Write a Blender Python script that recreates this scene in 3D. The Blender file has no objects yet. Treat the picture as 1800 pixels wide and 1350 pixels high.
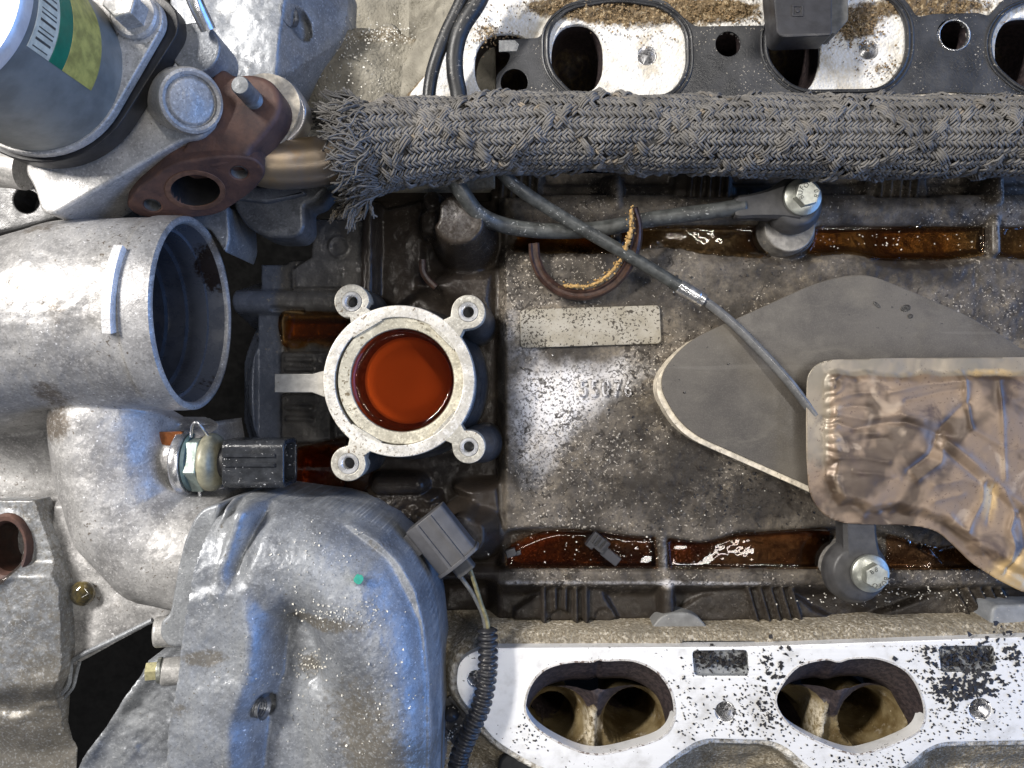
import bpy, math, random
import numpy as np
from mathutils import Vector, Matrix, geometry

random.seed(7); RNG = np.random.default_rng(7)
C = bpy.context.scene.collection
K = 0.0003            # metres per reference unit (the engine is about 0.55 m across the frame)
D = 1310.0            # camera height above the valley floor, in units
CX, CY = 900.0, 675.0

# ---------------------------------------------------------------- camera, world, lamps
cam_d = bpy.data.cameras.new("camera"); cam = bpy.data.objects.new("camera", cam_d); C.objects.link(cam)
cam.location = (0, 0, D*K); cam.rotation_euler = (0, 0, 0)
cam_d.sensor_width = 36.0; cam_d.lens = 36.0*D/1800.0
cam_d.clip_start = 0.005; cam_d.clip_end = 50
bpy.context.scene.camera = cam

w = bpy.data.worlds.new("World"); bpy.context.scene.world = w; w.use_nodes = True
bg = w.node_tree.nodes["Background"]
bg.inputs[0].default_value = (0.9, 0.93, 1.0, 1); bg.inputs[1].default_value = 0.06

def area(name, loc, target, sx, sy, power, col):
    l = bpy.data.lights.new(name, 'AREA'); l.shape = 'RECTANGLE'; l.size = sx; l.size_y = sy
    l.energy = power; l.color = col
    o = bpy.data.objects.new(name, l); C.objects.link(o); o.location = loc
    o.rotation_euler = (Vector(target) - Vector(loc)).to_track_quat('-Z', 'Y').to_euler()
    return o
area("workshop_tube_lamp", (-0.85, 0.50, 0.95), (0.0, 0, 0), 0.6, 0.06, 28.0, (1.0, 0.955, 0.90))
area("second_tube_lamp", (0.45, 0.325, 1.30), (0.05, 0, 0), 1.2, 0.025, 6.0, (1.0, 0.95, 0.88))
area("workshop_doorway", (1.9, -0.15, 0.62), (-0.2, 0, 0.05), 2.6, 1.3, 34.0, (0.15, 0.40, 1.0))
area("far_tube_lamp", (0.25, -0.435, 1.30), (0.05, 0, 0), 1.2, 0.025, 2.4, (1.0, 0.96, 0.9))
vs = bpy.context.scene.view_settings
vs.view_transform = 'Standard'; vs.look = 'None'; vs.exposure = 0.12; vs.gamma = 1.0

# ---------------------------------------------------------------- coordinates and objects
def f_of(z): return (D - z)/D
def wp(x, y, z=0.0):
    """point at height z that stands over photo position x, y"""
    f = (D - z)/D
    return np.array(((x - CX)*f, (CY - y)*f, z))
def wps(pts, z): return [tuple(wp(a, b, z)[:2]) for a, b in pts]
ORG = {}
def tag(o, label=None, cat=None, group=None, kind=None):
    if label: o["label"] = label
    if cat: o["category"] = cat
    if group: o["group"] = group
    if kind: o["kind"] = kind
    return o
def thing(name, label, cat, base, group=None):
    o = bpy.data.objects.new(name, None); C.objects.link(o); o.empty_display_size = 0.01
    o.location = Vector(base)*K; ORG[o.name] = np.array(base, float)
    return tag(o, label, cat, group)
def obj(name, VF, mat, parent=None, base=None, sharp=38, attrs=None, label=None):
    V, F = VF
    V = np.asarray(V, dtype=np.float64)
    org = ORG[parent.name] if parent is not None else np.array(base if base is not None else (0, 0, 0), float)
    me = bpy.data.meshes.new(name)
    L = (V - org)*K
    if isinstance(F, np.ndarray):
        n, k = F.shape
        me.vertices.add(len(L)); me.vertices.foreach_set("co", L.astype(np.float32).ravel())
        me.loops.add(n*k); me.loops.foreach_set("vertex_index", F.astype(np.int32).ravel())
        me.polygons.add(n); me.polygons.foreach_set("loop_start", np.arange(0, n*k, k, dtype=np.int32))
        me.polygons.foreach_set("loop_total", np.full(n, k, dtype=np.int32))
        me.update(calc_edges=True)
    else:
        me.from_pydata([tuple(v) for v in L], [], [list(f) for f in F])
    me.polygons.foreach_set("use_smooth", np.ones(len(me.polygons), dtype=bool))
    if sharp is not None: me.set_sharp_from_angle(angle=math.radians(sharp))
    if attrs:
        for a, val in attrs.items():
            at = me.attributes.new(a, 'FLOAT', 'POINT'); at.data.foreach_set("value", np.asarray(val, dtype=np.float32))
    if mat: me.materials.append(mat)
    me.validate()
    o = bpy.data.objects.new(name, me); C.objects.link(o)
    if sharp is not None and not isinstance(F, np.ndarray) and len(F) < 6000:
        wn = o.modifiers.new("face_normals", 'WEIGHTED_NORMAL'); wn.keep_sharp = True; wn.weight = 90
    ORG[o.name] = org
    if parent is not None: o.parent = parent
    else: o.location = Vector(org)*K
    if label: o["label"] = label
    return o
def join(*parts):
    V = []; F = []; n = 0
    for v, f in parts:
        V.append(np.asarray(v, float)); F += [[i + n for i in q] for q in (f.tolist() if isinstance(f, np.ndarray) else f)]
        n += len(v)
    return np.vstack(V), F
def xf(VF, Mx):
    V = np.asarray(VF[0], float); A = np.array(Mx)
    return V @ A[:3, :3].T + A[:3, 3], VF[1]
def frame(o, zd, xd=(1, 0, 0)):
    z = Vector(zd).normalized(); x = Vector(xd); x = (x - z*x.dot(z))
    if x.length < 1e-4: x = Vector((0, 1, 0)) - z*z.y
    x.normalize(); y = z.cross(x)
    m = Matrix((x, y, z)).transposed().to_4x4(); m.translation = Vector(o); return m

# ---------------------------------------------------------------- shapes
def lathe(prof, seg=48, M=None, a0=0.0, a1=2*math.pi, sx=1.0, sy=1.0):
    full = abs(a1 - a0) > 6.28
    n = seg if full else seg + 1
    A = np.linspace(a0, a1, n, endpoint=not full)
    P = np.array(prof, float)
    V = np.zeros((len(P), n, 3))
    V[..., 0] = P[:, 0:1]*np.cos(A)*sx; V[..., 1] = P[:, 0:1]*np.sin(A)*sy; V[..., 2] = P[:, 1:2]
    F = []
    for i in range(len(P) - 1):
        for j in range(seg):
            k = (j + 1) % n
            F.append((i*n + j, i*n + k, (i + 1)*n + k, (i + 1)*n + j))
    V = V.reshape(-1, 3)
    r = (V, F)
    return xf(r, M) if M is not None else r
def cyl(r, z0, z1, bev=2.0, seg=40, M=None, r1=None):
    """solid cylinder (r at the bottom, r1 at the top) with rounded rims"""
    r1 = r if r1 is None else r1
    p = [(0.001, z0), (r - bev, z0), (r, z0 + bev)]
    for a in (0, 30, 60, 90):
        p.append((r1 - bev + bev*math.cos(math.radians(a)), z1 - bev + bev*math.sin(math.radians(a))))
    p.append((0.001, z1))
    return lathe(p, seg, M)
def ring(ri, ro, z0, z1, bev=1.5, seg=64, M=None):
    p = [(ri, z0), (ro, z0), (ro, z1 - bev), (ro - bev*.3, z1 - bev*.3), (ro - bev, z1), (ri + bev, z1), (ri + bev*.3, z1 - bev*.3), (ri, z1 - bev), (ri, z0)]
    return lathe(p, seg, M)
def catmull(pts, n=8, closed=False):
    P = np.array(pts, float); out = []
    m = len(P)
    for i in range(m if closed else m - 1):
        if closed: p0, p1, p2, p3 = P[(i - 1) % m], P[i], P[(i + 1) % m], P[(i + 2) % m]
        else:
            p1, p2 = P[i], P[i + 1]
            p0 = P[i - 1] if i > 0 else 2*p1 - p2
            p3 = P[i + 2] if i + 2 < m else 2*p2 - p1
        for k in range(n):
            t = k/n
            out.append(.5*((2*p1) + (-p0 + p2)*t + (2*p0 - 5*p1 + 4*p2 - p3)*t*t + (-p0 + 3*p1 - 3*p2 + p3)*t**3))
    if not closed: out.append(P[-1])
    return np.array(out)
def frames_of(P):
    T = np.gradient(P, axis=0); T /= np.linalg.norm(T, axis=1)[:, None] + 1e-9
    U = np.zeros_like(P); u = np.array((0, 0, 1.0))
    if abs(T[0] @ u) > .9: u = np.array((0, 1.0, 0))
    for i in range(len(P)):
        u = u - T[i]*(u @ T[i]); u /= np.linalg.norm(u) + 1e-9; U[i] = u
    return T, U, np.cross(T, U)
def tube(pts, r, seg=16, n=8, cap=True, smooth=True, section=None):
    """tube along points (x, y, z[, radius])"""
    A = np.array(pts, float)
    if smooth and len(A) > 2: A = catmull(A, n)
    P = A[:, :3]; R = A[:, 3] if A.shape[1] > 3 else np.full(len(P), float(r))
    if callable(r): R = np.array([r(t) for t in np.linspace(0, 1, len(P))])
    T, U, W = frames_of(P)
    if section is None:
        a = np.linspace(0, 2*np.pi, seg, endpoint=False); S = np.stack([np.cos(a), np.sin(a)], 1)
    else: S = np.array(section, float); seg = len(S)
    V = P[:, None] + R[:, None, None]*(S[None, :, 0:1]*W[:, None] + S[None, :, 1:2]*U[:, None])
    m = len(P); F = []
    for i in range(m - 1):
        for j in range(seg):
            k = (j + 1) % seg; F.append((i*seg + j, i*seg + k, (i + 1)*seg + k, (i + 1)*seg + j))
    if cap: F += [tuple(range(seg - 1, -1, -1)), tuple(range((m - 1)*seg, m*seg))]
    return V.reshape(-1, 3), F
def plate(outline, z0, z1, bev=1.5, holes=(), M=None, res=1):
    """flat piece with rounded edges and holes; outline in world units"""
    cu = bpy.data.curves.new("t", 'CURVE'); cu.dimensions = '2D'; cu.fill_mode = 'BOTH'
    for lp in [outline] + list(holes):
        s = cu.splines.new('POLY'); s.points.add(len(lp) - 1); s.use_cyclic_u = True
        s.points.foreach_set("co", np.array([(a, b, 0, 1) for a, b in lp], dtype=np.float32).ravel())
    cu.extrude = max((z1 - z0)/2 - bev, .01); cu.bevel_depth = bev; cu.bevel_resolution = res; cu.offset = -bev
    ob = bpy.data.objects.new("t", cu)
    me = ob.to_mesh()
    V = np.array([v.co[:] for v in me.vertices]); F = [list(p.vertices) for p in me.polygons]
    ob.to_mesh_clear(); bpy.data.objects.remove(ob); bpy.data.curves.remove(cu)
    V[:, 2] += (z0 + z1)/2
    r = weld(V, F)
    return xf(r, M) if M is not None else r
def weld(V, F, eps=1e-3):
    key = np.round(V/eps).astype(np.int64)
    _, idx, inv = np.unique(key, axis=0, return_index=True, return_inverse=True)
    inv = inv.ravel(); out = []
    for f in F:
        g = [int(inv[i]) for i in f]; h = [g[i] for i in range(len(g)) if g[i] != g[i - 1]]
        if len(set(h)) > 2: out.append(h)
    return V[idx], out
def circle_pts(cx, cy, r, n=32, ry=None, rot=0, a0=0, a1=2*math.pi):
    ry = r if ry is None else ry; o = []
    full = abs(a1 - a0) > 6.28
    for i in range(n if full else n + 1):
        a = a0 + (a1 - a0)*i/n
        x, y = r*math.cos(a), ry*math.sin(a)
        o.append((cx + x*math.cos(rot) - y*math.sin(rot), cy + x*math.sin(rot) + y*math.cos(rot)))
    return o
def rounded(pts, r, n=6):
    """polygon with its corners rounded; r one radius or one per corner"""
    out = []; m = len(pts)
    for i in range(m):
        p = Vector(pts[i]); a = Vector(pts[i - 1]) - p; b = Vector(pts[(i + 1) % m]) - p
        rr = r[i] if isinstance(r, (list, tuple)) else r
        la, lb = a.length, b.length; rr = min(rr, la*.48, lb*.48)
        pa = p + a/la*rr; pb = p + b/lb*rr
        for k in range(n + 1):
            t = k/n; q = pa*(1 - t)**2 + p*2*t*(1 - t) + pb*t*t; out.append((q.x, q.y))
    return out
def spl(pts, n=8): return [tuple(p) for p in catmull(pts, n, True)]
def box(cx, cy, z0, sx, sy, z1, bev=1.0, rot=0, M=None):
    c, s = math.cos(rot), math.sin(rot)
    p = [(cx + a*sx/2*c - b*sy/2*s, cy + a*sx/2*s + b*sy/2*c) for a, b in ((-1, -1), (1, -1), (1, 1), (-1, 1))]
    return plate(p, z0, z1, bev, M=M)
def hexagon(r, rot=0): return [(r*math.cos(rot + i*math.pi/3), r*math.sin(rot + i*math.pi/3)) for i in range(6)]
def text(s, size, M, depth=1.0, curve=None):
    """raised lettering, laid out on x (or round a circle of radius curve)"""
    parts = []
    for i, ch in enumerate(s):
        cu = bpy.data.curves.new("t", 'FONT'); cu.body = ch; cu.size = size; cu.extrude = depth/2; cu.align_x = 'CENTER'; cu.align_y = 'CENTER'
        cu.resolution_u = 3
        ob = bpy.data.objects.new("t", cu); me = ob.to_mesh()
        V = np.array([v.co[:] for v in me.vertices]).reshape(-1, 3); F = [list(p.vertices) for p in me.polygons]
        ob.to_mesh_clear(); bpy.data.objects.remove(ob); bpy.data.curves.remove(cu)
        if not len(V): continue
        if curve is None: V[:, 0] += (i - (len(s) - 1)/2)*size*.66
        else:
            a = -(i - (len(s) - 1)/2)*size*.72/curve
            V[:, 1] += curve
            c, sn = math.cos(a), math.sin(a); x = V[:, 0]*c - V[:, 1]*sn; y = V[:, 0]*sn + V[:, 1]*c; V[:, 0], V[:, 1] = x, y
        parts.append((V, F))
    return xf(join(*parts), M)

# ---------------------------------------------------------------- 2D fields for cast surfaces
def ss(a, b, x):
    t = np.clip((x - a)/(b - a), 0, 1); return t*t*(3 - 2*t)
def smax(a, b, k):
    h = np.clip(.5 + .5*(a - b)/k, 0, 1); return b + (a - b)*h + k*h*(1 - h)
def smin(a, b, k): return -smax(-a, -b, k)
def d_circ(X, Y, x, y, r): return np.hypot(X - x, Y - y) - r
def d_seg(X, Y, a, b, r=0.0, rb=None):
    ax, ay = a; bx, by = b; dx, dy = bx - ax, by - ay
    t = np.clip(((X - ax)*dx + (Y - ay)*dy)/(dx*dx + dy*dy), 0, 1)
    return np.hypot(X - ax - t*dx, Y - ay - t*dy) - (r if rb is None else r + (rb - r)*t)
def d_path(X, Y, pts, r=0.0):
    d = None
    for a, b in zip(pts[:-1], pts[1:]):
        e = d_seg(X, Y, a, b); d = e if d is None else np.minimum(d, e)
    return d - r
def d_box(X, Y, cx, cy, hx, hy, r=0.0, rot=0.0):
    c, s = math.cos(rot), math.sin(rot); u = (X - cx)*c + (Y - cy)*s; v = -(X - cx)*s + (Y - cy)*c
    qx = np.abs(u) - hx + r; qy = np.abs(v) - hy + r
    return np.hypot(np.maximum(qx, 0), np.maximum(qy, 0)) + np.minimum(np.maximum(qx, qy), 0) - r
def d_poly(X, Y, P):
    d = np.full(X.shape, 1e9); s = np.ones(X.shape)
    n = len(P)
    for i in range(n):
        (ax, ay), (bx, by) = P[i], P[i - 1]
        ex, ey = bx - ax, by - ay; wx, wy = X - ax, Y - ay
        t = np.clip((wx*ex + wy*ey)/(ex*ex + ey*ey + 1e-12), 0, 1)
        d = np.minimum(d, (wx - ex*t)**2 + (wy - ey*t)**2)
        c1 = Y >= ay; c2 = Y < by; c3 = ex*wy > ey*wx
        flip = (c1 & c2 & c3) | (~c1 & ~c2 & ~c3)
        s = np.where(flip, -s, s)
    return s*np.sqrt(d)
def pad(h, d, z, w):
    """flat-topped boss: height z where d < -w/2, old surface where d > w/2"""
    t = ss(w/2, -w/2, d); return h*(1 - t) + z*t
def ridge(h, d, r, top, k=6):
    return smax(h, top - r + np.sqrt(np.maximum(r*r - d*d, 0)) - 4*np.maximum(d - r, 0), k)
def gauss(X, Y, x, y, sx, sy=None): 
    sy = sx if sy is None else sy
    return np.exp(-((X - x)/sx)**2 - ((Y - y)/sy)**2)
_lat = {}
def vnoise(X, Y, s, seed=0):
    n = 256
    if seed not in _lat: _lat[seed] = np.random.default_rng(seed + 100).random((n, n))
    L = _lat[seed]; x = X/s + 1000.3; y = Y/s + 1000.7
    xi = np.floor(x).astype(int); yi = np.floor(y).astype(int); fx = x - xi; fy = y - yi
    fx = fx*fx*(3 - 2*fx); fy = fy*fy*(3 - 2*fy)
    g = lambda a, b: L[a % n, b % n]
    return (g(xi, yi)*(1 - fx) + g(xi + 1, yi)*fx)*(1 - fy) + (g(xi, yi + 1)*(1 - fx) + g(xi + 1, yi + 1)*fx)*fy - .5
def fbm(X, Y, s, o=4, seed=0, g=.5):
    v = 0; a = 1.0
    for i in range(o): v = v + a*vnoise(X, Y, s, seed + i*13); s = s/2.03; a *= g
    return v
def field(x0, x1, y0, y1, step, fn, zref, skirt=None, open_edge=None):
    """cast surface: fn(X, Y) gives height h above zref, keep (solid where < 0) and attributes.
    X, Y are plan coordinates at height zref. Returns VF, attrs."""
    xs = np.arange(x0, x1 + step, step); ys = np.arange(y0, y1 + step, step)
    X, Y = np.meshgrid(xs, ys)
    R = fn(X, Y); keep = R.get('keep')
    if keep is not None:
        for _ in range(2):
            gy, gx = np.gradient(keep, step); m = np.abs(keep) < step*.8
            gl = gx*gx + gy*gy + 1e-6
            X = np.where(m, X - keep*gx/gl*.9, X); Y = np.where(m, Y - keep*gy/gl*.9, Y)
            R = fn(X, Y); keep = R['keep']
            if _ == 0: break
    ny, nx = X.shape; f = (D - zref)/D
    V = np.stack([(X - CX)*f, (CY - Y)*f, zref + R['h']], -1).reshape(-1, 3)
    I = np.arange(nx*ny).reshape(ny, nx)
    q = np.stack([I[1:, :-1], I[1:, 1:], I[:-1, 1:], I[:-1, :-1]], -1).reshape(-1, 4)
    at = {k: v.ravel() for k, v in R.items() if k not in ('h', 'keep')}
    if keep is not None:
        kk = keep.ravel(); ok = kk[q].max(1) < step*.30; q = q[ok]
    if skirt is not None:
        e = np.concatenate([q[:, [0, 1]], q[:, [1, 2]], q[:, [2, 3]], q[:, [3, 0]]])
        s = np.sort(e, 1); code = s[:, 0].astype(np.int64)*len(V) + s[:, 1]
        _, ix, cnt = np.unique(code, return_index=True, return_counts=True)
        b = e[ix[cnt == 1]]
        if open_edge is not None:
            px = X.ravel()[b].mean(1); py = Y.ravel()[b].mean(1); b = b[~open_edge(px, py)]
        vs_ = np.unique(b); mp = {int(a): len(V) + i for i, a in enumerate(vs_)}
        W = V[vs_].copy(); W[:, 2] = np.minimum(W[:, 2] - 1, skirt)
        V = np.vstack([V, W])
        q = np.vstack([q, np.array([(bb, aa, mp[int(aa)], mp[int(bb)]) for aa, bb in b.tolist()])])
        for k in at: at[k] = np.concatenate([at[k], at[k][vs_]])
    used = np.unique(q); mp = np.full(len(V), -1); mp[used] = np.arange(len(used))
    return (V[used], mp[q]), {k: v[used] for k, v in at.items()}
def chips(pts, smin_, smax_, thick=1.0, zs=None, flat=.35):
    """little irregular flakes lying at points (x, y, z)"""
    V = []; F = []
    for i, p in enumerate(pts):
        s = random.uniform(smin_, smax_); a = random.random()*6.28; n = random.choice((3, 4, 4, 5)); b = len(V)
        el = random.uniform(.4, 1.0)
        tx, ty = random.gauss(0, flat), random.gauss(0, flat)
        ring_ = []
        for k in range(n):
            t = a + 6.283*k/n + random.uniform(-.35, .35); rr = s*random.uniform(.6, 1)
            u, v = rr*math.cos(t), rr*math.sin(t)*el
            u, v = u*math.cos(a) - v*math.sin(a), u*math.sin(a) + v*math.cos(a)
            ring_.append((u, v, u*tx + v*ty))
        for dz in (0, thick):
            for u, v, ww in ring_: V.append((p[0] + u, p[1] + v, p[2] + abs(ww)*.6 + ww*.4 + dz))
        F.append([b + n + k for k in range(n)])
        for k in range(n): F.append([b + k, b + (k + 1) % n, b + n + (k + 1) % n, b + n + k])
    return np.array(V), F

# ---------------------------------------------------------------- materials
class G:
    def __init__(s, name):
        s.m = bpy.data.materials.new(name); s.m.use_nodes = True; s.t = s.m.node_tree
        s.t.nodes.clear(); s.out = s.t.nodes.new("ShaderNodeOutputMaterial")
        s.tc = s.t.nodes.new("ShaderNodeTexCoord"); s.co = s.tc.outputs["Object"]
    def n(s, typ, **kw):
        nd = s.t.nodes.new(typ)
        for k, v in kw.items(): setattr(nd, k, v)
        return nd
    def L(s, a, b): s.t.links.new(a, b)
    def put(s, sock, v):
        if hasattr(v, "is_linked") or hasattr(v, "links"): s.L(v, sock)
        elif isinstance(v, (tuple, list)) and sock.type == 'RGBA': sock.default_value = (*v[:3], 1)
        else: sock.default_value = v
    def noise(s, px, det=3, rough=.55, dist=0.0, stretch=None, off=None):
        nd = s.n("ShaderNodeTexNoise"); nd.inputs["Scale"].default_value = 1/(px*K)
        nd.inputs["Detail"].default_value = det; nd.inputs["Roughness"].default_value = rough; nd.inputs["Distortion"].default_value = dist
        c = s.co
        if stretch or off:
            mp = s.n("ShaderNodeMapping"); s.L(c, mp.inputs[0])
            if stretch: mp.inputs["Scale"].default_value = stretch
            if off: mp.inputs["Location"].default_value = off
            c = mp.outputs[0]
        s.L(c, nd.inputs["Vector"]); return nd.outputs["Fac"]
    def vor(s, px, feat='F1', rnd=1.0):
        nd = s.n("ShaderNodeTexVoronoi", feature=feat); nd.inputs["Scale"].default_value = 1/(px*K); nd.inputs["Randomness"].default_value = rnd
        s.L(s.co, nd.inputs["Vector"]); return nd.outputs["Distance"]
    def rng(s, v, a, b, lo=0.0, hi=1.0):
        nd = s.n("ShaderNodeMapRange", interpolation_type='SMOOTHSTEP')
        s.put(nd.inputs[0], v); s.put(nd.inputs[1], a); s.put(nd.inputs[2], b); s.put(nd.inputs[3], lo); s.put(nd.inputs[4], hi)
        return nd.outputs[0]
    def math(s, op, a, b=0.0, clamp=False):
        nd = s.n("ShaderNodeMath", operation=op, use_clamp=clamp); s.put(nd.inputs[0], a); s.put(nd.inputs[1], b); return nd.outputs[0]
    def mul(s, a, b): return s.math('MULTIPLY', a, b)
    def add(s, a, b): return s.math('ADD', a, b)
    def mix(s, f, a, b):
        nd = s.n("ShaderNodeMix", data_type='RGBA'); s.put(nd.inputs[0], f); s.put(nd.inputs[6], a); s.put(nd.inputs[7], b); return nd.outputs[2]
    def mixf(s, f, a, b):
        nd = s.n("ShaderNodeMix", data_type='FLOAT'); s.put(nd.inputs[0], f); s.put(nd.inputs[2], a); s.put(nd.inputs[3], b); return nd.outputs[0]
    def attr(s, name):
        nd = s.n("ShaderNodeAttribute"); nd.attribute_name = name; return nd.outputs["Fac"]
    def bump(s, h, strength=.3, dist_px=1.0):
        nd = s.n("ShaderNodeBump"); nd.inputs["Strength"].default_value = strength; nd.inputs["Distance"].default_value = dist_px*K
        s.L(h, nd.inputs["Height"]); return nd.outputs[0]
    def done(s, col, rough=.5, metal=0.0, normal=None, coat=0.0, spec=.5, coat_rough=.08, sheen=0.0):
        p = s.n("ShaderNodeBsdfPrincipled")
        s.put(p.inputs["Base Color"], col); s.put(p.inputs["Roughness"], rough); s.put(p.inputs["Metallic"], metal)
        s.put(p.inputs["Coat Weight"], coat); s.put(p.inputs["Coat Roughness"], coat_rough); s.put(p.inputs["Specular IOR Level"], spec)
        if normal is not None: s.L(normal, p.inputs["Normal"])
        s.L(p.outputs[0], s.out.inputs[0]); return s.m
    def specks(s, px, lo, hi, cl_px=60, cl_lo=.4, cl_hi=.6, cover=.12, dist=.6):
        """mask of small scattered grains gathered in clusters"""
        fine = s.noise(px, 2, .6, dist)
        cl = s.rng(s.noise(cl_px, 3, .6), cl_lo, cl_hi)
        th = s.math('SUBTRACT', fine, s.math('MULTIPLY', s.math('SUBTRACT', 1.0, cl), cover))
        return s.rng(th, lo, hi)

def cast_metal(name, c1, c2, grit, rough=.5, metal=.35, bump=.5, gritlo=.62, white=None, mott=1.0):
    """sand-cast aluminium: mottled, pitted, dust in the hollows"""
    g = G(name)
    col = g.mix(g.rng(g.noise(90, 5, .62), .36, .62), tuple(x*.82 for x in c1), tuple(x*1.08 for x in c2))
    col = g.mix(g.mul(g.rng(g.noise(26, 4, .7, .4, off=(.2, .5, 0)), .50, .68), .7*mott), col, tuple(x*.55 for x in c1))
    col = g.mix(g.mul(g.rng(g.noise(17, 4, .7, .3, off=(.7, .1, 0)), .53, .66), .6*mott), col, tuple(min(x*1.5, .85) for x in c2))
    col = g.mix(g.mul(g.rng(g.noise(9, 2), .35, .7), .35), col, tuple(x*1.35 for x in c1))
    sp = g.specks(6.5, gritlo, gritlo + .05, 90, .42, .62, .14)
    col = g.mix(g.mul(sp, .85), col, grit)
    if white:
        wsp = g.specks(5.2, .66, .70, 110, .45, .6, .1, .3); col = g.mix(wsp, col, white)
    dirt_and_shading = g.attr("dirt_and_shading"); dn = g.rng(g.add(g.mul(dirt_and_shading, 1.25), g.mul(g.math('SUBTRACT', g.noise(10, 4, .7), .5), 1.1)), .25, .7)
    col = g.mix(g.mul(dn, .85), col, grit)
    col = g.mix(g.mul(g.rng(g.noise(4.2, 2, .6), .52, .68), .38), col, tuple(min(x*1.75, .85) for x in c2))
    col = g.mix(g.mul(g.rng(g.noise(3.6, 2, .6, off=(.4, .1, 0)), .55, .70), .45), col, tuple(x*.42 for x in c1))
    b = g.add(g.noise(3.4, 2, .6), g.mul(g.noise(8, 2), .5))
    r = g.mixf(g.rng(g.noise(30, 3), .35, .65), rough - .06, rough + .12)
    oil = g.attr("oil"); ol = g.rng(g.add(oil, g.mul(g.math('SUBTRACT', g.noise(25, 3), .5), .5)), .25, .75)
    col = g.mix(g.mul(ol, .8), col, (.035, .02, .012)); r = g.mixf(ol, r, .16)
    return g.done(col, r, metal, g.bump(b, bump, .9))
def plain(name, col, rough=.5, metal=0.0, var=.25, px=12, bump=.15, bpx=3, dust=None, spec=.5, coat=0.0):
    g = G(name)
    c = g.mix(g.rng(g.noise(px, 4, .6), .3, .7), tuple(x*(1 - var) for x in col), tuple(min(x*(1 + var), 1) for x in col))
    if dust: c = g.mix(g.mul(g.specks(4.5, .62, .68, 50, .4, .6, .12), .8), c, dust)
    r = g.mixf(g.rng(g.noise(px*1.7, 3), .3, .7), max(rough - .08, .03), rough + .1)
    return g.done(c, r, metal, g.bump(g.noise(bpx, 3), bump, 1.0), spec=spec, coat=coat)
# ---------------------------------------------------------------- the materials of this engine
def m_valley():
    g = G("oily_cast_cover")
    br = g.attr("bright"); oil = g.attr("oil"); dirt_and_shading = g.attr("dirt_and_shading")
    col = g.mix(g.rng(g.noise(85, 6, .7), .38, .64), (.033, .027, .021), (.155, .133, .107))
    col = g.mix(g.mul(g.rng(g.noise(14, 3), .4, .7), .4), col, (.07, .06, .052))
    col = g.mix(g.mul(g.rng(g.noise(62, 5, .7, .5, off=(.15, .4, 0)), .52, .68), .75), col, (.20, .165, .12))
    # pale bloom broken up by countless black pits
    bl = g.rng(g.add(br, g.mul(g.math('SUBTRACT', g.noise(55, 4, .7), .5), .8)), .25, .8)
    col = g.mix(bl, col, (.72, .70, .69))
    pit = g.rng(g.add(g.noise(5.0, 3, .65, .5), g.mul(g.math('SUBTRACT', g.noise(60, 3, .6), .5), .25)), .50, .57)
    col = g.mix(g.mul(pit, g.mixf(bl, .45, .9)), col, (.05, .045, .04))
    blot = g.specks(13, .54, .60, 120, .40, .62, .15, 1.0)
    col = g.mix(g.mul(blot, .8), col, (.022, .017, .013))
    col = g.mix(g.mul(g.specks(4.5, .60, .65, 130, .42, .6, .1, .2), .75), col, (.50, .45, .38))
    dk = g.rng(g.add(dirt_and_shading, g.mul(g.math('SUBTRACT', g.noise(24, 4, .7), .5), .9)), .25, .75)
    col = g.mix(g.mul(dk, .88), col, (.018, .014, .011))
    ol = g.rng(g.add(oil, g.mul(g.math('SUBTRACT', g.noise(40, 3), .5), .5)), .25, .75)
    col = g.mix(g.mul(ol, .6), col, (.034, .027, .022))
    r = g.mixf(ol, g.mixf(dk, g.mixf(g.rng(g.noise(40, 3), .3, .7), .42, .62), .38), .17)
    b = g.add(g.noise(3.5, 3, .7), g.mul(g.noise(13, 3), .5))
    return g.done(col, r, .06, g.bump(b, .6, 1.1), spec=.32)
def m_oil(name, tint, dens, absorb):
    """clear fluid: mirror-like skin over a coloured depth"""
    g = G(name)
    fr = g.n("ShaderNodeFresnel"); fr.inputs[0].default_value = 1.47
    gl = g.n("ShaderNodeBsdfGlossy"); gl.inputs["Roughness"].default_value = .02
    tr = g.n("ShaderNodeBsdfTransparent"); tr.inputs[0].default_value = (*tint, 1)
    mx = g.n("ShaderNodeMixShader"); g.L(fr.outputs[0], mx.inputs[0]); g.L(tr.outputs[0], mx.inputs[1]); g.L(gl.outputs[0], mx.inputs[2])
    g.L(mx.outputs[0], g.out.inputs[0])
    va = g.n("ShaderNodeVolumeAbsorption"); va.inputs[0].default_value = (*absorb, 1); va.inputs[1].default_value = dens/K
    g.L(va.outputs[0], g.out.inputs[1]); return g.m
def m_machined():
    g = G("machined_aluminium")
    col = g.mix(g.rng(g.noise(55, 5, .65), .45, .75), (.86, .86, .86), (.58, .57, .55))
    dirt_and_shading = g.attr("dirt_and_shading")
    dn = g.rng(g.add(dirt_and_shading, g.mul(g.math('SUBTRACT', g.noise(8, 4, .75), .5), 1.3)), .35, .65)
    col = g.mix(g.mul(dn, .92), col, g.mix(g.rng(g.noise(5, 3), .4, .6), (.10, .065, .03), (.34, .26, .17)))
    sp = g.specks(5.0, .66, .70, 90, .42, .62, .12, .2)
    col = g.mix(sp, col, (.06, .05, .04))
    st = g.noise(5, 2, .5, stretch=(.04, 1, 1))
    return g.done(col, g.mixf(dn, .32, .7), .25, g.bump(g.add(g.mul(st, .5), g.mul(dn, g.noise(4, 3))), .25, 1.0))
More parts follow.
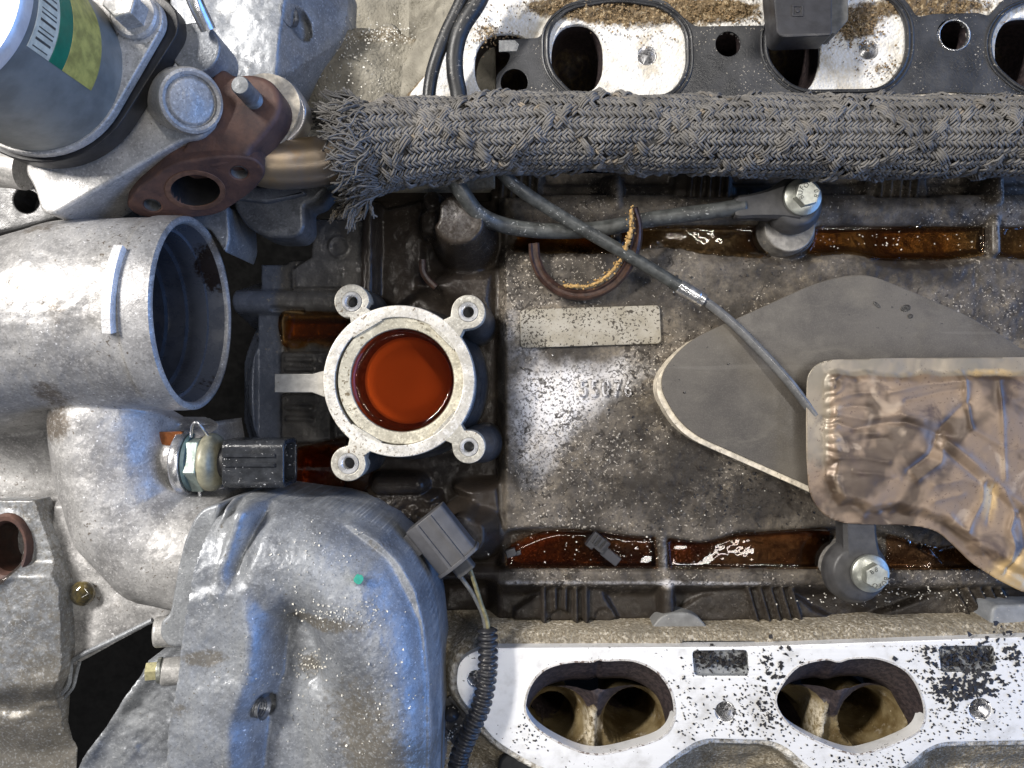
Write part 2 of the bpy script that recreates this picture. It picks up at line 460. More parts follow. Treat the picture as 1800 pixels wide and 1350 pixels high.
def m_gritty(name, c1, c2, c3, metal=0.0, px=5.0):
    """caked grit: grains of sand and carbon"""
    g = G(name)
    v = g.vor(px, 'F1'); n = g.noise(px*.9, 3, .7)
    col = g.mix(g.rng(n, .38, .62), c1, c2)
    col = g.mix(g.rng(g.noise(px*1.3, 2, .6, .5), .56, .64), col, c3)
    col = g.mix(g.mul(g.rng(g.noise(70, 3), .4, .65), .5), col, tuple(x*.45 for x in c1))
    at = g.attr("bright"); bn = g.rng(g.add(at, g.mul(g.math('SUBTRACT', g.noise(12, 4, .7), .5), 1.2)), .3, .7)
    col = g.mix(bn, col, g.mix(g.rng(g.noise(42, 4, .7), .45, .7), (.82, .81, .78), (.60, .55, .46)))
    at = g.attr("plain"); pn = g.rng(g.add(at, g.mul(g.math('SUBTRACT', g.noise(14, 4, .7), .5), .9)), .3, .7)
    col = g.mix(pn, col, g.mix(g.rng(g.noise(40, 3), .35, .65), (.30, .28, .23), (.20, .185, .15)))
    return g.done(col, .7, metal, g.bump(g.add(n, g.math('MULTIPLY', v, -.6)), .9, 2.5))
def m_gasket():
    g = G("black_gasket")
    col = g.mix(g.rng(g.noise(50, 4), .35, .65), (.018, .019, .022), (.045, .046, .05))
    col = g.mix(g.mul(g.specks(3.6, .63, .67, 70, .4, .6, .13, .2), .8), col, (.55, .50, .42))
    b = g.add(g.noise(3.5, 3, .6), g.noise(11, 2))
    return g.done(col, g.mixf(g.rng(g.noise(60, 3), .4, .6), .34, .55), 0, g.bump(b, .5, 1.2), spec=.6)
def m_port():
    g = G("carbon_stained_port")
    gold = g.mix(g.rng(g.noise(45, 4), .35, .65), (.20, .155, .08), (.09, .06, .022))
    gold = g.mix(g.rng(g.noise(26, 4, .7, off=(.3, .1, 0)), .56, .76), gold, (.30, .26, .20))
    col = g.mix(g.mul(g.specks(4.5, .66, .72, 60, .4, .6, .1), .6), gold, (.6, .5, .36))
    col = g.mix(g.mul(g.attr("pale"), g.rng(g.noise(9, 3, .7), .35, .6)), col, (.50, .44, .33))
    bl = g.rng(g.add(g.attr("burnt_and_shade"), g.mul(g.math('SUBTRACT', g.noise(12, 4), .5), .7)), .3, .6)
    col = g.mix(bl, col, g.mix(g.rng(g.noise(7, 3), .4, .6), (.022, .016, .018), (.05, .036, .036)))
    return g.done(col, g.mixf(bl, .5, .6), 0, g.bump(g.noise(5, 4), .7, 1.5))
def m_foil():
    g = G("scorched_foil")
    col = g.mix(g.rng(g.noise(85, 3, .55, .4), .42, .56), (.080, .056, .040), (.235, .170, .120))
    col = g.mix(g.mul(g.rng(g.noise(60, 3, .5, .6, off=(.5, .2, 0)), .58, .68), .7), col, (.40, .315, .235))
    col = g.mix(g.rng(g.noise(60, 4, .6, .6, off=(.2, .3, 0)), .55, .72), col, (.085, .058, .048))
    rim = g.attr("rim"); yl = g.attr("yellow")
    col = g.mix(g.mul(g.rng(g.add(rim, g.mul(g.math('SUBTRACT', g.noise(45, 3), .5), .9)), .35, .8), .6), col, (.30, .275, .22))
    col = g.mix(g.mul(g.rng(g.add(yl, g.mul(g.math('SUBTRACT', g.noise(40, 4), .5), .9)), .3, .7), .8), col, (.60, .42, .20))
    col = g.mix(g.mul(g.specks(4.5, .62, .68, 80, .42, .6, .12), .7), col, (.10, .065, .05))
    b = g.add(g.noise(45, 2, .5), g.mul(g.noise(4, 2), .12))
    return g.done(col, g.mixf(g.rng(g.noise(50, 3), .35, .65), .32, .48), .28, g.bump(b, .12, 2.0))
def m_rust():
    g = G("rusty_iron")
    col = g.mix(g.rng(g.noise(48, 4, .65), .36, .64), (.062, .036, .034), (.125, .066, .05))
    col = g.mix(g.rng(g.noise(30, 4, .7, off=(.1, .2, 0)), .62, .76), col, (.22, .11, .06))
    col = g.mix(g.mul(g.specks(4.5, .64, .7, 60, .4, .6, .12), .6), col, (.05, .03, .03))
    return g.done(col, .62, .1, g.bump(g.add(g.noise(5, 3), g.noise(18, 2)), .5, 1.4))
def m_bronze():
    g = G("heat_tinted_tube")
    a = g.noise(60, 3, .5, stretch=(1, .4, .4))
    col = g.mix(g.rng(a, .35, .65), (.36, .27, .17), (.28, .245, .22))
    col = g.mix(g.mul(g.rng(g.noise(26, 3, off=(.2, .2, 0)), .55, .7), .6), col, (.36, .24, .13))
    return g.done(col, .36, .7, g.bump(g.noise(5, 3), .15, 1.0))
def m_sleeve():
    g = G("braided_yarn")
    col = g.mix(g.rng(g.noise(34, 4, .6), .3, .7), (.10, .096, .092), (.185, .178, .17))
    col = g.mix(g.mul(g.specks(5, .64, .7, 70, .4, .6, .1), .5), col, (.30, .27, .23))
    col = g.mix(g.mul(g.rng(g.attr("dusty"), .3, .9), .8), col, (.27, .225, .17))
    return g.done(col, .75, 0, g.bump(g.noise(2.2, 2, stretch=(1, .5, 1)), .6, .8), spec=.25)
ALU = cast_metal("sand_cast_aluminium", (.29, .285, .285), (.41, .405, .40), (.12, .095, .07), .42, .34, .42, .62, (.80, .80, .81), .7)
ALU2 = cast_metal("grey_cast_aluminium", (.20, .212, .232), (.275, .288, .305), (.15, .135, .11), .40, .34, .4, .66, (.78, .78, .79), .3)
ALU3 = cast_metal("clean_cast_aluminium", (.38, .375, .365), (.47, .46, .45), (.16, .14, .11), .42, .3, .45, .63, None, .6)
VALLEY = m_valley(); MACH = m_machined(); GASKET = m_gasket(); PORT = m_port(); FOIL = m_foil(); RUST = m_rust(); BRONZE = m_bronze(); SLEEVE = m_sleeve()
GRIT = m_gritty("caked_grit", (.30, .22, .12), (.12, .08, .04), (.62, .52, .36))
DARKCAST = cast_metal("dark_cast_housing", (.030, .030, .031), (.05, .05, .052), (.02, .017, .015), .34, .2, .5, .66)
RUBBER = plain("black_rubber", (.02, .021, .023), .42, 0, .3, 20, .25, 3, (.30, .28, .25))
RUBBER_CLEAN = plain("clean_black_plastic", (.03, .03, .034), .4, 0, .25, 20, .15, 3)
SENSOR = plain("charcoal_plastic", (.042, .041, .042), .48, 0, .2, 16, .2, 2.5)
GREYPL = plain("grey_connector_plastic", (.075, .075, .08), .45, 0, .15, 18, .12, 2.5)
ZINC = plain("zinc_plated_steel", (.40, .41, .37), .36, .75, .2, 14, .2, 3)
STEEL = plain("bright_steel", (.70, .70, .71), .25, .9, .12, 10, .1, 2)
STUD = plain("dull_steel", (.20, .21, .22), .45, .4, .25, 12, .2, 3)
CABLE = plain("grey_cable_jacket", (.055, .058, .056), .4, 0, .45, 16, .2, 3, (.42, .42, .40))
CABLE2 = plain("glossy_grey_cable", (.13, .13, .13), .25, 0, .2, 16, .05, 3)
def m_shield():
    g = G("grey_brown_plate_paint")
    col = g.mix(g.rng(g.noise(150, 5, .65, .3), .33, .67), (.058, .050, .042), (.108, .095, .078))
    col = g.mix(g.mul(g.rng(g.noise(40, 4, .7, .8, stretch=(.4, 1, 1)), .52, .75), .5), col, (.14, .125, .10))
    col = g.mix(g.mul(g.rng(g.noise(2.2, 2), .45, .7), .25), col, (.17, .155, .13))
    col = g.mix(g.mul(g.specks(5, .68, .73, 160, .42, .6, .1), .8), col, (.02, .018, .016))
    sc = g.rng(g.noise(30, 2, .5, .1, stretch=(.06, 1.6, 1), off=(.3, .2, 0)), .70, .72)
    col = g.mix(g.mul(sc, .12), col, (.25, .23, .2))
    return g.done(col, g.mixf(g.rng(g.noise(80, 4, .65), .35, .65), .36, .62), 0, g.bump(g.add(g.noise(2.5, 2), g.mul(g.noise(60, 3), 1.2)), .12, 1.0))
SHIELD = m_shield()
CREAM = plain("cream_gasket_edge", (.58, .52, .42), .6, 0, .3, 12, .4, 4, (.12, .09, .06))
RINGBROWN = plain("brown_cracked_rubber", (.045, .024, .017), .38, 0, .45, 14, .5, 4)
TORN = plain("torn_tan_rubber", (.40, .25, .09), .7, 0, .35, 5, .8, 3)
OLIVE = plain("olive_plated_brass", (.24, .29, .27), .4, .45, .25, 14, .3, 3, (.5, .48, .4))
TAN = plain("tan_plastic", (.26, .25, .18), .42, .1, .25, 14, .2, 3)
VOID = plain("unlit_depth_black", (.002, .002, .002), .9, spec=.1)
CHIP = plain("black_flakes", (.016, .014, .014), .5, 0, .4, 6)
CHIPW = plain("pale_grit_grains", (.60, .57, .50), .5, 0, .4, 6)
DRUM = plain("dark_drum_rubber", (.05, .054, .066), .4, .1, .3, 30, .2, 3)
MOTOR = plain("grey_painted_can", (.20, .205, .19), .5, .2, .2, 45, .2, 4)
BLACKPL = plain("black_bracket_steel", (.02, .02, .022), .42, .2, .3, 20, .15, 3)
GOLDRING = cast_metal("stained_inner_ring", (.40, .37, .29), (.50, .47, .38), (.11, .075, .03), .45, .3, .5, .56)
LANDRING = cast_metal("bright_flange_land", (.52, .495, .44), (.68, .655, .60), (.15, .10, .045), .38, .3, .4, .58)
LUG = cast_metal("worn_lug_face", (.37, .35, .30), (.50, .48, .425), (.14, .095, .05), .45, .3, .5, .57)
OILM = m_oil("amber_oil", (1, .93, .82), .07, (.955, .70, .20))
OILRED = m_oil("red_brown_oil", (1, .88, .76), .10, (.90, .64, .30))
COOL = m_oil("orange_red_fluid", (.96, .82, .6), .027, (.88, .44, .08))
# ================================================================ setting below everything
o = obj("floor", plate([(-1600, -1300), (1600, -1300), (1600, 1300), (-1600, 1300)], -560, -540, 2), VOID); tag(o, kind="structure")  # near-black sheet stands in for the unlit depth below the engine

# ================================================================ the cast valley cover
def at0(px, py, z): p = wp(px, py, z); return (CX + p[0], CY - p[1])      # plan position (z = 0 sheet) of what shows at px, py at height z
def fn_valley(X, Y):
    n1 = fbm(X, Y, 60, 2, 1); n2 = fbm(X, Y, 14, 3, 5)
    h = np.zeros_like(X) + n1*3
    left = ss(892, 868, X)
    h = h - left*46 - ss(760, 690, X)*8
    # channel, rail and wall on the upper side
    R_ = ss(868, 900, X)
    yl = Y + fbm(X, Y, 170, 2, 9)*44
    ch = ss(462, 428, yl)*ss(392, 402, Y)*R_
    h = h - ch*(24 + 30*fbm(X, Y, 120, 2, 191))
    h = h - ss(344, 332, Y)*44 - ss(318, 300, Y)*30
    h = ridge(h, np.abs(Y - 367) + ss(905, 880, X)*30, 27, 10, 8)
    for x, y0, y1, t in ((1082, 318, 362, 16), (1085, 396, 436, -2), (1746, 305, 352, 20), (1746, 385, 440, 10)):
        h = ridge(h, d_seg(X, Y, (x, y0), (x + 1, y1)), 10, t, 5)
    for x0, x1 in ((860, 950), (1190, 1300), (1535, 1650)):
        h = pad(h, d_box(X, Y, (x0 + x1)/2, 318, (x1 - x0)/2, 26, 8), -32, 10)
    for xs in ([880, 896, 912, 928, 944], [1218, 1235, 1252, 1269, 1284], [1558, 1575, 1592, 1608, 1622]):
        for x in xs: h = ridge(h, d_seg(X, Y, (x + (4 if x < 1500 else 6), 298), (x, 352)), 2.6, -22, 1.0)
    # boss by the bolt and the cup of the upper sensor
    # lower side
    yb = Y + fbm(X, Y, 170, 2, 21)*44
    ch2 = ss(936, 956, yb)*ss(1004, 996, Y)*R_
    h = h - ch2*(25 + 30*fbm(X, Y, 120, 2, 193))
    h = ridge(h, d_seg(X, Y, (1163, 938), (1168, 1002)), 12, -1, 6)
    low = ss(1026, 1042, Y)
    h = h*(1 - low) + (-34 + n1*6)*low
    h = np.where(Y > 1003, smax(h, np.minimum(2.0, 2 - (Y - 1024)*1.2), 6), h)
    h = ridge(h, d_seg(X, Y, (1175, 1020), (1176, 1082)), 12, 2, 5)
    for P in ([(905, 1080), (960, 1040), (1060, 1040), (1090, 1096), (905, 1098)], [(1230, 1090), (1300, 1042), (1390, 1036), (1440, 1078), (1480, 1096), (1230, 1100)], [(1545, 1090), (1680, 1040), (1900, 1040), (1900, 1104), (1545, 1104)], [(1195, 1080), (1240, 1052), (1300, 1042), (1290, 1098), (1195, 1098)]):
        h = pad(h, d_poly(X, Y, P), -20 + n1*3, 10)
    for xs, sl in (([956, 976, 994, 1013, 1031], 1), ([1318, 1339, 1358, 1377, 1395], 20), ([1684, 1706, 1727, 1746, 1764], 36)):
        for x in xs: h = ridge(h, d_seg(X, Y, (x, 1036), (x + sl, 1104)), 2.8, -8, 1.0)
    for x in (985, 1064): h = pad(h, d_circ(X, Y, x, 1093, 17), -24, 5)
    h = h - ss(1098, 1106, Y)*40
    # the two blunt bosses
    for (px, py, z, r0, r1, k) in ((807, 386, 78, 43, 62, 0), (815, 941, 56, 36, 60, 1)):
        x, y = at0(px, py, z); bx, by = (x + 7, y + 14) if k == 0 else (x + 22, y + 6)
        # cone, worked out exactly: radius falls from r1 at the foot to r0 at the top
        dd = np.full(X.shape, -60.0)
        for t in np.linspace(0, 1, 26):
            rr = r1 + (r0*f_of(z) - r1)*t; zz = -45 + (z + 45)*t
            d = d_circ(X, Y, bx + (x - bx)*t, by + (y - by)*t, rr)
            dd = np.maximum(dd, zz - np.maximum(d, 0)*6)
        h = smax(h, np.minimum(dd, z + fbm(X, Y, 7, 3, 40 + k)*1.2), 9)
    # knob behind the first boss, cast rib and lumps round the filler neck
    h = pad(h, d_circ(X, Y, 752, 392, 24), 4, 16); h = pad(h, d_circ(X, Y, 760, 352, 20), 8, 14)
    h = ridge(h, d_seg(X, Y, (649, 366), (645, 510)), 13, 6, 7)
    h = ridge(h, d_seg(X, Y, (668, 380), (662, 440)), 9, -12, 7)
    wall = d_poly(X, Y, [(660, 360), (735, 345), (742, 500), (690, 540), (662, 520)])
    h = pad(h, wall, -34 + n1*4, 14)
    h = pad(h, d_poly(X, Y, [(735, 500), (800, 470), (872, 470), (872, 560), (790, 530)]), -10 + n1*8, 46)
    h = pad(h, d_poly(X, Y, [(640, 868), (770, 872), (800, 1010), (690, 1010), (640, 930)]), -22 + n2*10, 18)
    h = ridge(h, d_seg(X, Y, (664, 856), (730, 856)), 17, -8, 8)
    h = h - ss(1010, 1040, Y)*ss(880, 850, X)*50
    h = pad(h, d_poly(X, Y, [(800, 860), (880, 850), (884, 905), (840, 900)]), -8, 26)
    # dust trap dents
    h = h + n2*1.6 + fbm(X, Y, 6, 2, 31)*.8
    h = pad(h, d_circ(X, Y, 1390, 405, 48) + 0*X, 2, 14)
    h = pad(h, d_circ(X, Y, 1505, 1000, 52), 2, 16)
    # --- dirt, wet, bloom and painted highlight maps
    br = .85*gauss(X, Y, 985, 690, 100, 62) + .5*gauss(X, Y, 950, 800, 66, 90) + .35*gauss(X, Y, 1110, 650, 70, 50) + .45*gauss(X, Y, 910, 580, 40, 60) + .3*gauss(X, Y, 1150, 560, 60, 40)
    br = br + .5*gauss(X, Y, 1000, 1024, 240, 7) + .45*gauss(X, Y, 1300, 1026, 130, 6) + .5*gauss(X, Y, 1168, 980, 9, 40) + .4*gauss(X, Y, 1176, 1055, 9, 30)  # highlight along the lower rail's edge painted into the pale tone
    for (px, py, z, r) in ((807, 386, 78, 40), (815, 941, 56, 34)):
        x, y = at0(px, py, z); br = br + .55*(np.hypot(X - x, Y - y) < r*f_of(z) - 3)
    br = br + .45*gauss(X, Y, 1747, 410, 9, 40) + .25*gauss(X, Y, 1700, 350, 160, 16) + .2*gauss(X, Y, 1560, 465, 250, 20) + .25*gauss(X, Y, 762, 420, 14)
    dirt_and_shading = .5*fbm(X, Y, 130, 4, 211) + .85*gauss(X, Y, 1330, 870, 150, 66) + .45*gauss(X, Y, 1090, 860, 90, 50) + .8*gauss(X, Y, 1225, 790, 45, 60) + .55*gauss(X, Y, 1120, 760, 60, 70)
    dirt_and_shading = dirt_and_shading + .35*gauss(X, Y, 1180, 520, 80, 25) + .5*gauss(X, Y, 1620, 480, 260, 40) + .75*left + .5*ss(340, 320, Y) + .75*low*R_ + .6*gauss(X, Y, 860, 1040, 120, 60)
    dirt_and_shading = dirt_and_shading + .4*gauss(X, Y, 1300, 490, 130, 20) + .5*gauss(X, Y, 1400, 1065, 60, 20) + .4*ss(1090, 1100, Y) + .25*gauss(X, Y, 1650, 900, 300, 30)
    oil = .9*ch + .9*ch2 + .75*left + .5*gauss(X, Y, 1000, 440, 120, 26) + .3*low + .5*ss(880, 850, X)
    oil = np.maximum(oil - br*.6, 0)
    return dict(h=h, bright=br, dirt_and_shading=np.maximum(dirt_and_shading, 0), oil=oil)
vc = thing("valley_cover", "wide oily cast aluminium cover between the two cylinder heads, raised number and blunt bosses", "engine cover", (0, 0, -80))
VF, AT = field(596, 1960, 288, 1112, 3.0, fn_valley, 0.0, skirt=-130)
cover = obj("cover_casting", VF, VALLEY, vc, attrs=AT, sharp=None)
# part-number pad: speckled cream rectangle
lp = [tuple(wp(x, y, 7)[:2]) for x, y in rounded([(914, 544), (1160, 536), (1163, 604), (915, 612)], 9)]
g = G("speckled_pale_pad")
c_ = g.mix(g.rng(g.noise(30, 4), .35, .65), (.38, .35, .29), (.29, .26, .20))
c_ = g.mix(g.specks(4.6, .50, .56, 55, .35, .65, .10, .5), c_, (.05, .04, .028))
PADM = g.done(c_, .5, .1, g.bump(g.noise(4, 3), .5, 1.2))
obj("number_pad", plate(lp, -4, 7, 2.0), PADM, vc, label="speckled cream raised rectangle with rounded corners")
g = G("raised_cast_digits")
c_ = g.mix(g.rng(g.noise(4.5, 3, .65, .5), .48, .58), (.60, .585, .58), (.07, .06, .055))
DIG = g.done(c_, .5, .15, g.bump(g.noise(4, 3), .5, 1.2))
p = wp(1064, 684, 0)
t = text("55076", 44, Matrix.Translation((p[0], p[1], 2.6)) @ Matrix.Diagonal((.68, 1, 1, 1)), 4.0)
obj("cast_number", t, DIG, vc)

# ================================================================ oil lying in the channels
def puddle(label, pts, level, mat, floor=-46, host=None, zref=0.0):
    """body of oil whose shore is where its level meets the casting, the skin creeping up at the edge"""
    host = host or fn_valley; P = spl(pts, 6)
    def fn(X, Y):
        bed = host(X, Y)['h'] + zref
        dep = level - bed
        d = d_poly(X, Y, P)
        rip = .22*fbm(X, Y, 34, 2, 201) + .5*fbm(X, Y, 120, 1, 207)
        h = level + rip + 4.6*np.exp(-np.maximum(dep, 0)/4.0) + 2.4*np.exp(np.minimum(d, 0)/3.0)
        return dict(h=h - zref, keep=np.maximum(d, (-dep - 1.5)*1.0))
    xs = [a for a, b in pts]; ys = [b for a, b in pts]
    VF, _ = field(min(xs) - 6, max(xs) + 6, min(ys) - 6, max(ys) + 6, 2.2, fn, zref, skirt=floor)
    o = obj("oil_puddle", VF, mat, base=(*wp(sum(xs)/len(xs), sum(ys)/len(ys), floor)[:2], floor), sharp=None)
    return tag(o, label, "oil puddle", "oil lying on the valley cover")
puddle("long amber oil puddle under the upper cable, left of the upper knock sensor", [(905, 425), (940, 400), (1075, 397), (1320, 396), (1345, 420), (1340, 452), (1200, 460), (1000, 468), (920, 455)], -7, OILM)
puddle("amber oil puddle right of the upper knock sensor, ending at a cast rib", [(1430, 396), (1600, 394), (1738, 394), (1738, 446), (1600, 452), (1440, 448)], -10, OILM)
puddle("short amber oil strip at the right edge of the photo beyond the cast rib", [(1754, 394), (1860, 394), (1860, 448), (1756, 446)], -10, OILM)
puddle("dark brown oil puddle with a broken black clip in it", [(893, 985), (905, 960), (1000, 930), (1155, 925), (1156, 1000), (1040, 1004), (950, 1004), (900, 1003)], -8, OILRED)
puddle("red-brown oil puddle with white reflections between the lower rib and lower knock sensor", [(1180, 948), (1300, 930), (1455, 930), (1452, 1003), (1320, 1004), (1184, 1004)], -8, OILRED)
puddle("black-brown oil below the foil shield, right of the lower knock sensor", [(1568, 935), (1700, 930), (1760, 1000), (1570, 1004)], -3, OILRED)
# ================================================================ dark front housing left of the filler neck
def fn_front(X, Y):
    n1 = fbm(X, Y, 50, 4, 51); n2 = fbm(X, Y, 12, 3, 55)
    h = np.full(X.shape, -40.0)
    h = h - ss(486, 476, X)*26
    # round drum edge seen past the flange: stepped rings about one centre
    rr = np.hypot(X - 640, Y - 690)
    drum = ss(500, 480, X)*ss(540, 560, Y)
    prof = -95 + 40*ss(238, 226, rr) + 20*ss(222, 214, rr)*ss(168, 180, rr) + 16*np.exp(-((rr - 196)/15)**2)
    h = h*(1 - drum) + prof*drum
    h = h - ss(250, 262, rr)*ss(500, 470, X)*90
    # flange standing along x = 485
    h = pad(h, d_box(X, Y, 462, 720, 24, 170, 3), -42, 4)
    h = h - 5*np.exp(-((X - 487 + (Y - 700)*.03)/1.6)**2)*ss(560, 575, Y)
    # upper panel with its cast ring, and the dark opening left of it
    h = pad(h, d_poly(X, Y, [(545, 380), (640, 380), (640, 506), (505, 506), (505, 470), (540, 448)]), -14 + n1*4, 9)
    h = pad(h, d_poly(X, Y, [(440, 455), (505, 455), (505, 506), (440, 506)]), -44, 8)
    h = h - ss(452, 444, Y)*ss(543, 535, X)*260 - ss(440, 430, X)*ss(515, 505, Y)*200
    h = h + 3.5*np.exp(-(np.abs(np.hypot(X - 592, Y - 431) - 17)/2.2)**2)
    h = h - 4*np.exp(-((X - 512)/1.6)**2)*ss(455, 460, Y)*ss(508, 500, Y)
    # cross tube
    h = ridge(h, np.abs(Y - 527) + ss(405, 395, X)*60 + ss(606, 618, X)*60, 21, -12, 5)
    h = h - 16*ss(0, -5, d_seg(X, Y, (472, 540), (526, 543), 5))
    # ribbed panel
    h = pad(h, d_box(X, Y, 530, 640, 46, 22, 5), -24, 6); h = pad(h, d_box(X, Y, 530, 737, 46, 44, 6), -28, 7)
    for y in (631, 648, 717, 737): h = ridge(h, d_seg(X, Y, (497, y), (541, y + 1)), 4.2, -17 if y < 700 else -20, 1.5)
    h = h - ss(600, 585, Y)*ss(555, 565, Y)*ss(486, 496, X)*22
    lowp = d_poly(X, Y, [(505, 790), (650, 770), (650, 900), (505, 900)])
    h = pad(h, lowp, -60 + n1*22, 20)
    h = pad(h, d_box(X, Y, 455, 870, 34, 40, 3), -70, 8)
    h = h + n2*1.4
    dirt_and_shading = .3 + .5*ss(490, 470, X) - .35*gauss(X, Y, 560, 525, 60, 14) - .3*gauss(X, Y, 600, 495, 40, 16) - .2*gauss(X, Y, 530, 720, 40, 50)  # this mask places the painted blue light, strongest on the drum side
    oil = .5 + .3*gauss(X, Y, 560, 580, 80, 40) - .4*ss(490, 470, X)
    return dict(h=h, dirt_and_shading=np.maximum(dirt_and_shading, 0), oil=oil)
fh = thing("front_housing", "dark oily front housing with short cast ribs, between the throat and the round filler neck", "engine housing", wp(520, 700, -130))
VF, AT = field(396, 652, 376, 900, 2.6, fn_front, -10.0, skirt=-320)
DARKH = G("wet_black_housing")
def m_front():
    g = DARKH; oil = g.attr("oil"); dirt_and_shading = g.attr("dirt_and_shading")
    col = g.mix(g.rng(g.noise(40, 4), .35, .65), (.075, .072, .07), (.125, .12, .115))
    col = g.mix(g.rng(dirt_and_shading, .2, .9), col, (.10, .12, .17))  # blue-grey tone stands in for blue light falling on the drum side
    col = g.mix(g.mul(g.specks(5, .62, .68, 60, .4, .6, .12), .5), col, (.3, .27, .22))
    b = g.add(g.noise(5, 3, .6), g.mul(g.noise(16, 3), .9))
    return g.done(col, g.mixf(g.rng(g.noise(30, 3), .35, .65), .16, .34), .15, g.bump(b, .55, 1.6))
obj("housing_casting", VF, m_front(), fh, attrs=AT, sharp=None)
puddle("orange-brown oil pool beside the filler neck, above the short cast ribs", [(488, 548), (560, 546), (604, 552), (596, 580), (572, 606), (540, 600), (520, 610), (490, 604)], -34, OILM, -80, fn_front, -10.0)
puddle("dark red oil pool right of the black sensor plug", [(508, 800), (540, 785), (600, 775), (640, 800), (640, 868), (560, 884), (508, 882)], -44, OILRED, -110, fn_front, -10.0)

# ================================================================ round filler neck with four lugs
Z = 110
neck = thing("filler_neck", "round machined filler neck with four bolt lugs, brim full of orange-red fluid", "filler neck", wp(705, 670, -60))
f = f_of(Z); c = wp(701, 670, Z); ci = wp(706, 668.5, Z)
Mn = Matrix.Translation((c[0], c[1], 0)); Mi = Matrix.Translation((ci[0], ci[1], 0))
obj("flange_land", lathe([(113*f, Z - 18), (113*f, Z - 1), (114.5*f, Z), (131*f, Z), (133*f, Z - 1.2), (134*f, Z - 4), (134*f, Z - 34), (129*f, Z - 40), (124*f, -60)], 96, Mn), LANDRING, neck)
obj("inner_ring", lathe([(91*f, 20), (91*f, Z - 9), (92.5*f, Z - 7.2), (96*f, Z - 6.4), (112*f, Z - 4.4), (114*f, Z - 7), (114*f, Z - 40)], 96, Mi), GOLDRING, neck)
g = G("pale_cup_wall")
CUPM = g.done((.74, .71, .66), .4, .2, g.bump(g.noise(12, 3), .2, 1))
obj("cup_bowl", lathe([(81*f, 33), (76*f, 29), (60*f, 27), (.001, 27)], 80, Mi), CUPM, neck)
obj("cup_wall", lathe([(90.4*f, Z - 9), (90*f, 52), (86*f, 42), (81*f, 33)], 80, Mi), plain("shaded_cup_wall", (.20, .15, .12), .4, .2, .35, 14, .3, 4), neck)  # darker wall colour holds the shade round the fluid's edge
p = [(0.001, Z - 17)] + [(r*f, Z - 17 + 7.5*math.exp(-(90 - r)/4.5)) for r in np.concatenate([np.linspace(5, 66, 8), np.linspace(68, 90, 16)])] + [(90.2*f, 26.5), (0.001, 26.2)]
p = p[::-1]
fl = obj("fluid_pool", lathe(p, 96, Mi), COOL, base=(ci[0], ci[1], 26), sharp=70)
tag(fl, "orange-red fluid standing in the round filler neck", "fluid")
INSERT = plain("zinc_thread_insert", (.72, .72, .72), .3, .7, .12, 10, .1, 3)
HOLE = plain("dark_bore", (.03, .03, .033), .35, .5)
for i, (x, y, r, ri) in enumerate(((618, 530, 31, 17), (823, 548, 30, 17), (612, 815, 31, 18), (824, 786, 29, 16))):
    q = wp(x, y, Z); M = Matrix.Translation((q[0], q[1], 0)); r *= f; ri *= f
    v = np.array((c[0] - q[0], c[1] - q[1])); v /= np.linalg.norm(v)
    # lug: round eye melting into the flange
    a = math.atan2(v[1], v[0]); n_ = (-v[1], v[0])
    far = np.linalg.norm(np.array((c[0] - q[0], c[1] - q[1]))) - 122*f
    out = [(q[0] + r*math.cos(t), q[1] + r*math.sin(t)) for t in np.linspace(a + 1.0, a + 2*math.pi - 1.0, 30)]
    wv = [(q[0] + v[0]*(far*.55) - n_[0]*r*.55, q[1] + v[1]*(far*.55) - n_[1]*r*.55), (q[0] + v[0]*(far + 14) - n_[0]*r*1.0, q[1] + v[1]*(far + 14) - n_[1]*r*1.0),
          (q[0] + v[0]*(far + 14) + n_[0]*r*1.0, q[1] + v[1]*(far + 14) + n_[1]*r*1.0), (q[0] + v[0]*(far*.55) + n_[0]*r*.55, q[1] + v[1]*(far*.55) + n_[1]*r*.55)]
    lg = obj("bolt_lug", plate(out + wv, Z - 42, Z - .6, 2.0, [circle_pts(q[0], q[1], ri*1.02, 28)]), LUG, neck)
    obj("threaded_insert", lathe([(ri*1.02, Z - 60), (ri*1.02, Z - 1.6), (ri*1.0, Z + .2), (ri*.74, Z + .2), (ri*.66, Z - 2)] + [(ri*(.60 + .045*(k % 2)), Z - 3 - k*1.6) for k in range(14)] + [(ri*.5, Z - 27), (.001, Z - 34)], 32, M), INSERT, lg)
    # the dark column under it
    b = 1.16 if i in (1, 3) else 1.0
    foot = np.array((q[0], q[1])) + ((7, -14) if i in (1,) else (26, -4) if i == 3 else (0, 0))
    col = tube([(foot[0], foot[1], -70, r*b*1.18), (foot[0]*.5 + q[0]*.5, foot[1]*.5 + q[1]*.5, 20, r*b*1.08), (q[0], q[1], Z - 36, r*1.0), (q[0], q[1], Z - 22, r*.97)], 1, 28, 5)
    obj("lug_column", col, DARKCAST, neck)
q = [tuple(wp(a, b, 104)[:2]) for a, b in ((482, 657), (548, 657), (575, 650), (590, 672), (575, 700), (548, 690), (482, 690))]
obj("side_arm", plate(q, 40, 103, 2.0), plain("dull_arm_face", (.40, .385, .35), .5, .35, .18, 14, .3, 3, (.12, .10, .07)), neck)
# dark skirt of the neck
obj("neck_skirt", lathe([(152*f, -70), (146*f, -10), (136*f, 40), (131*f, Z - 36), (120*f, Z - 30)], 64, Matrix.Translation((c[0] + 4, c[1] - 4, 0))), DARKCAST, neck)
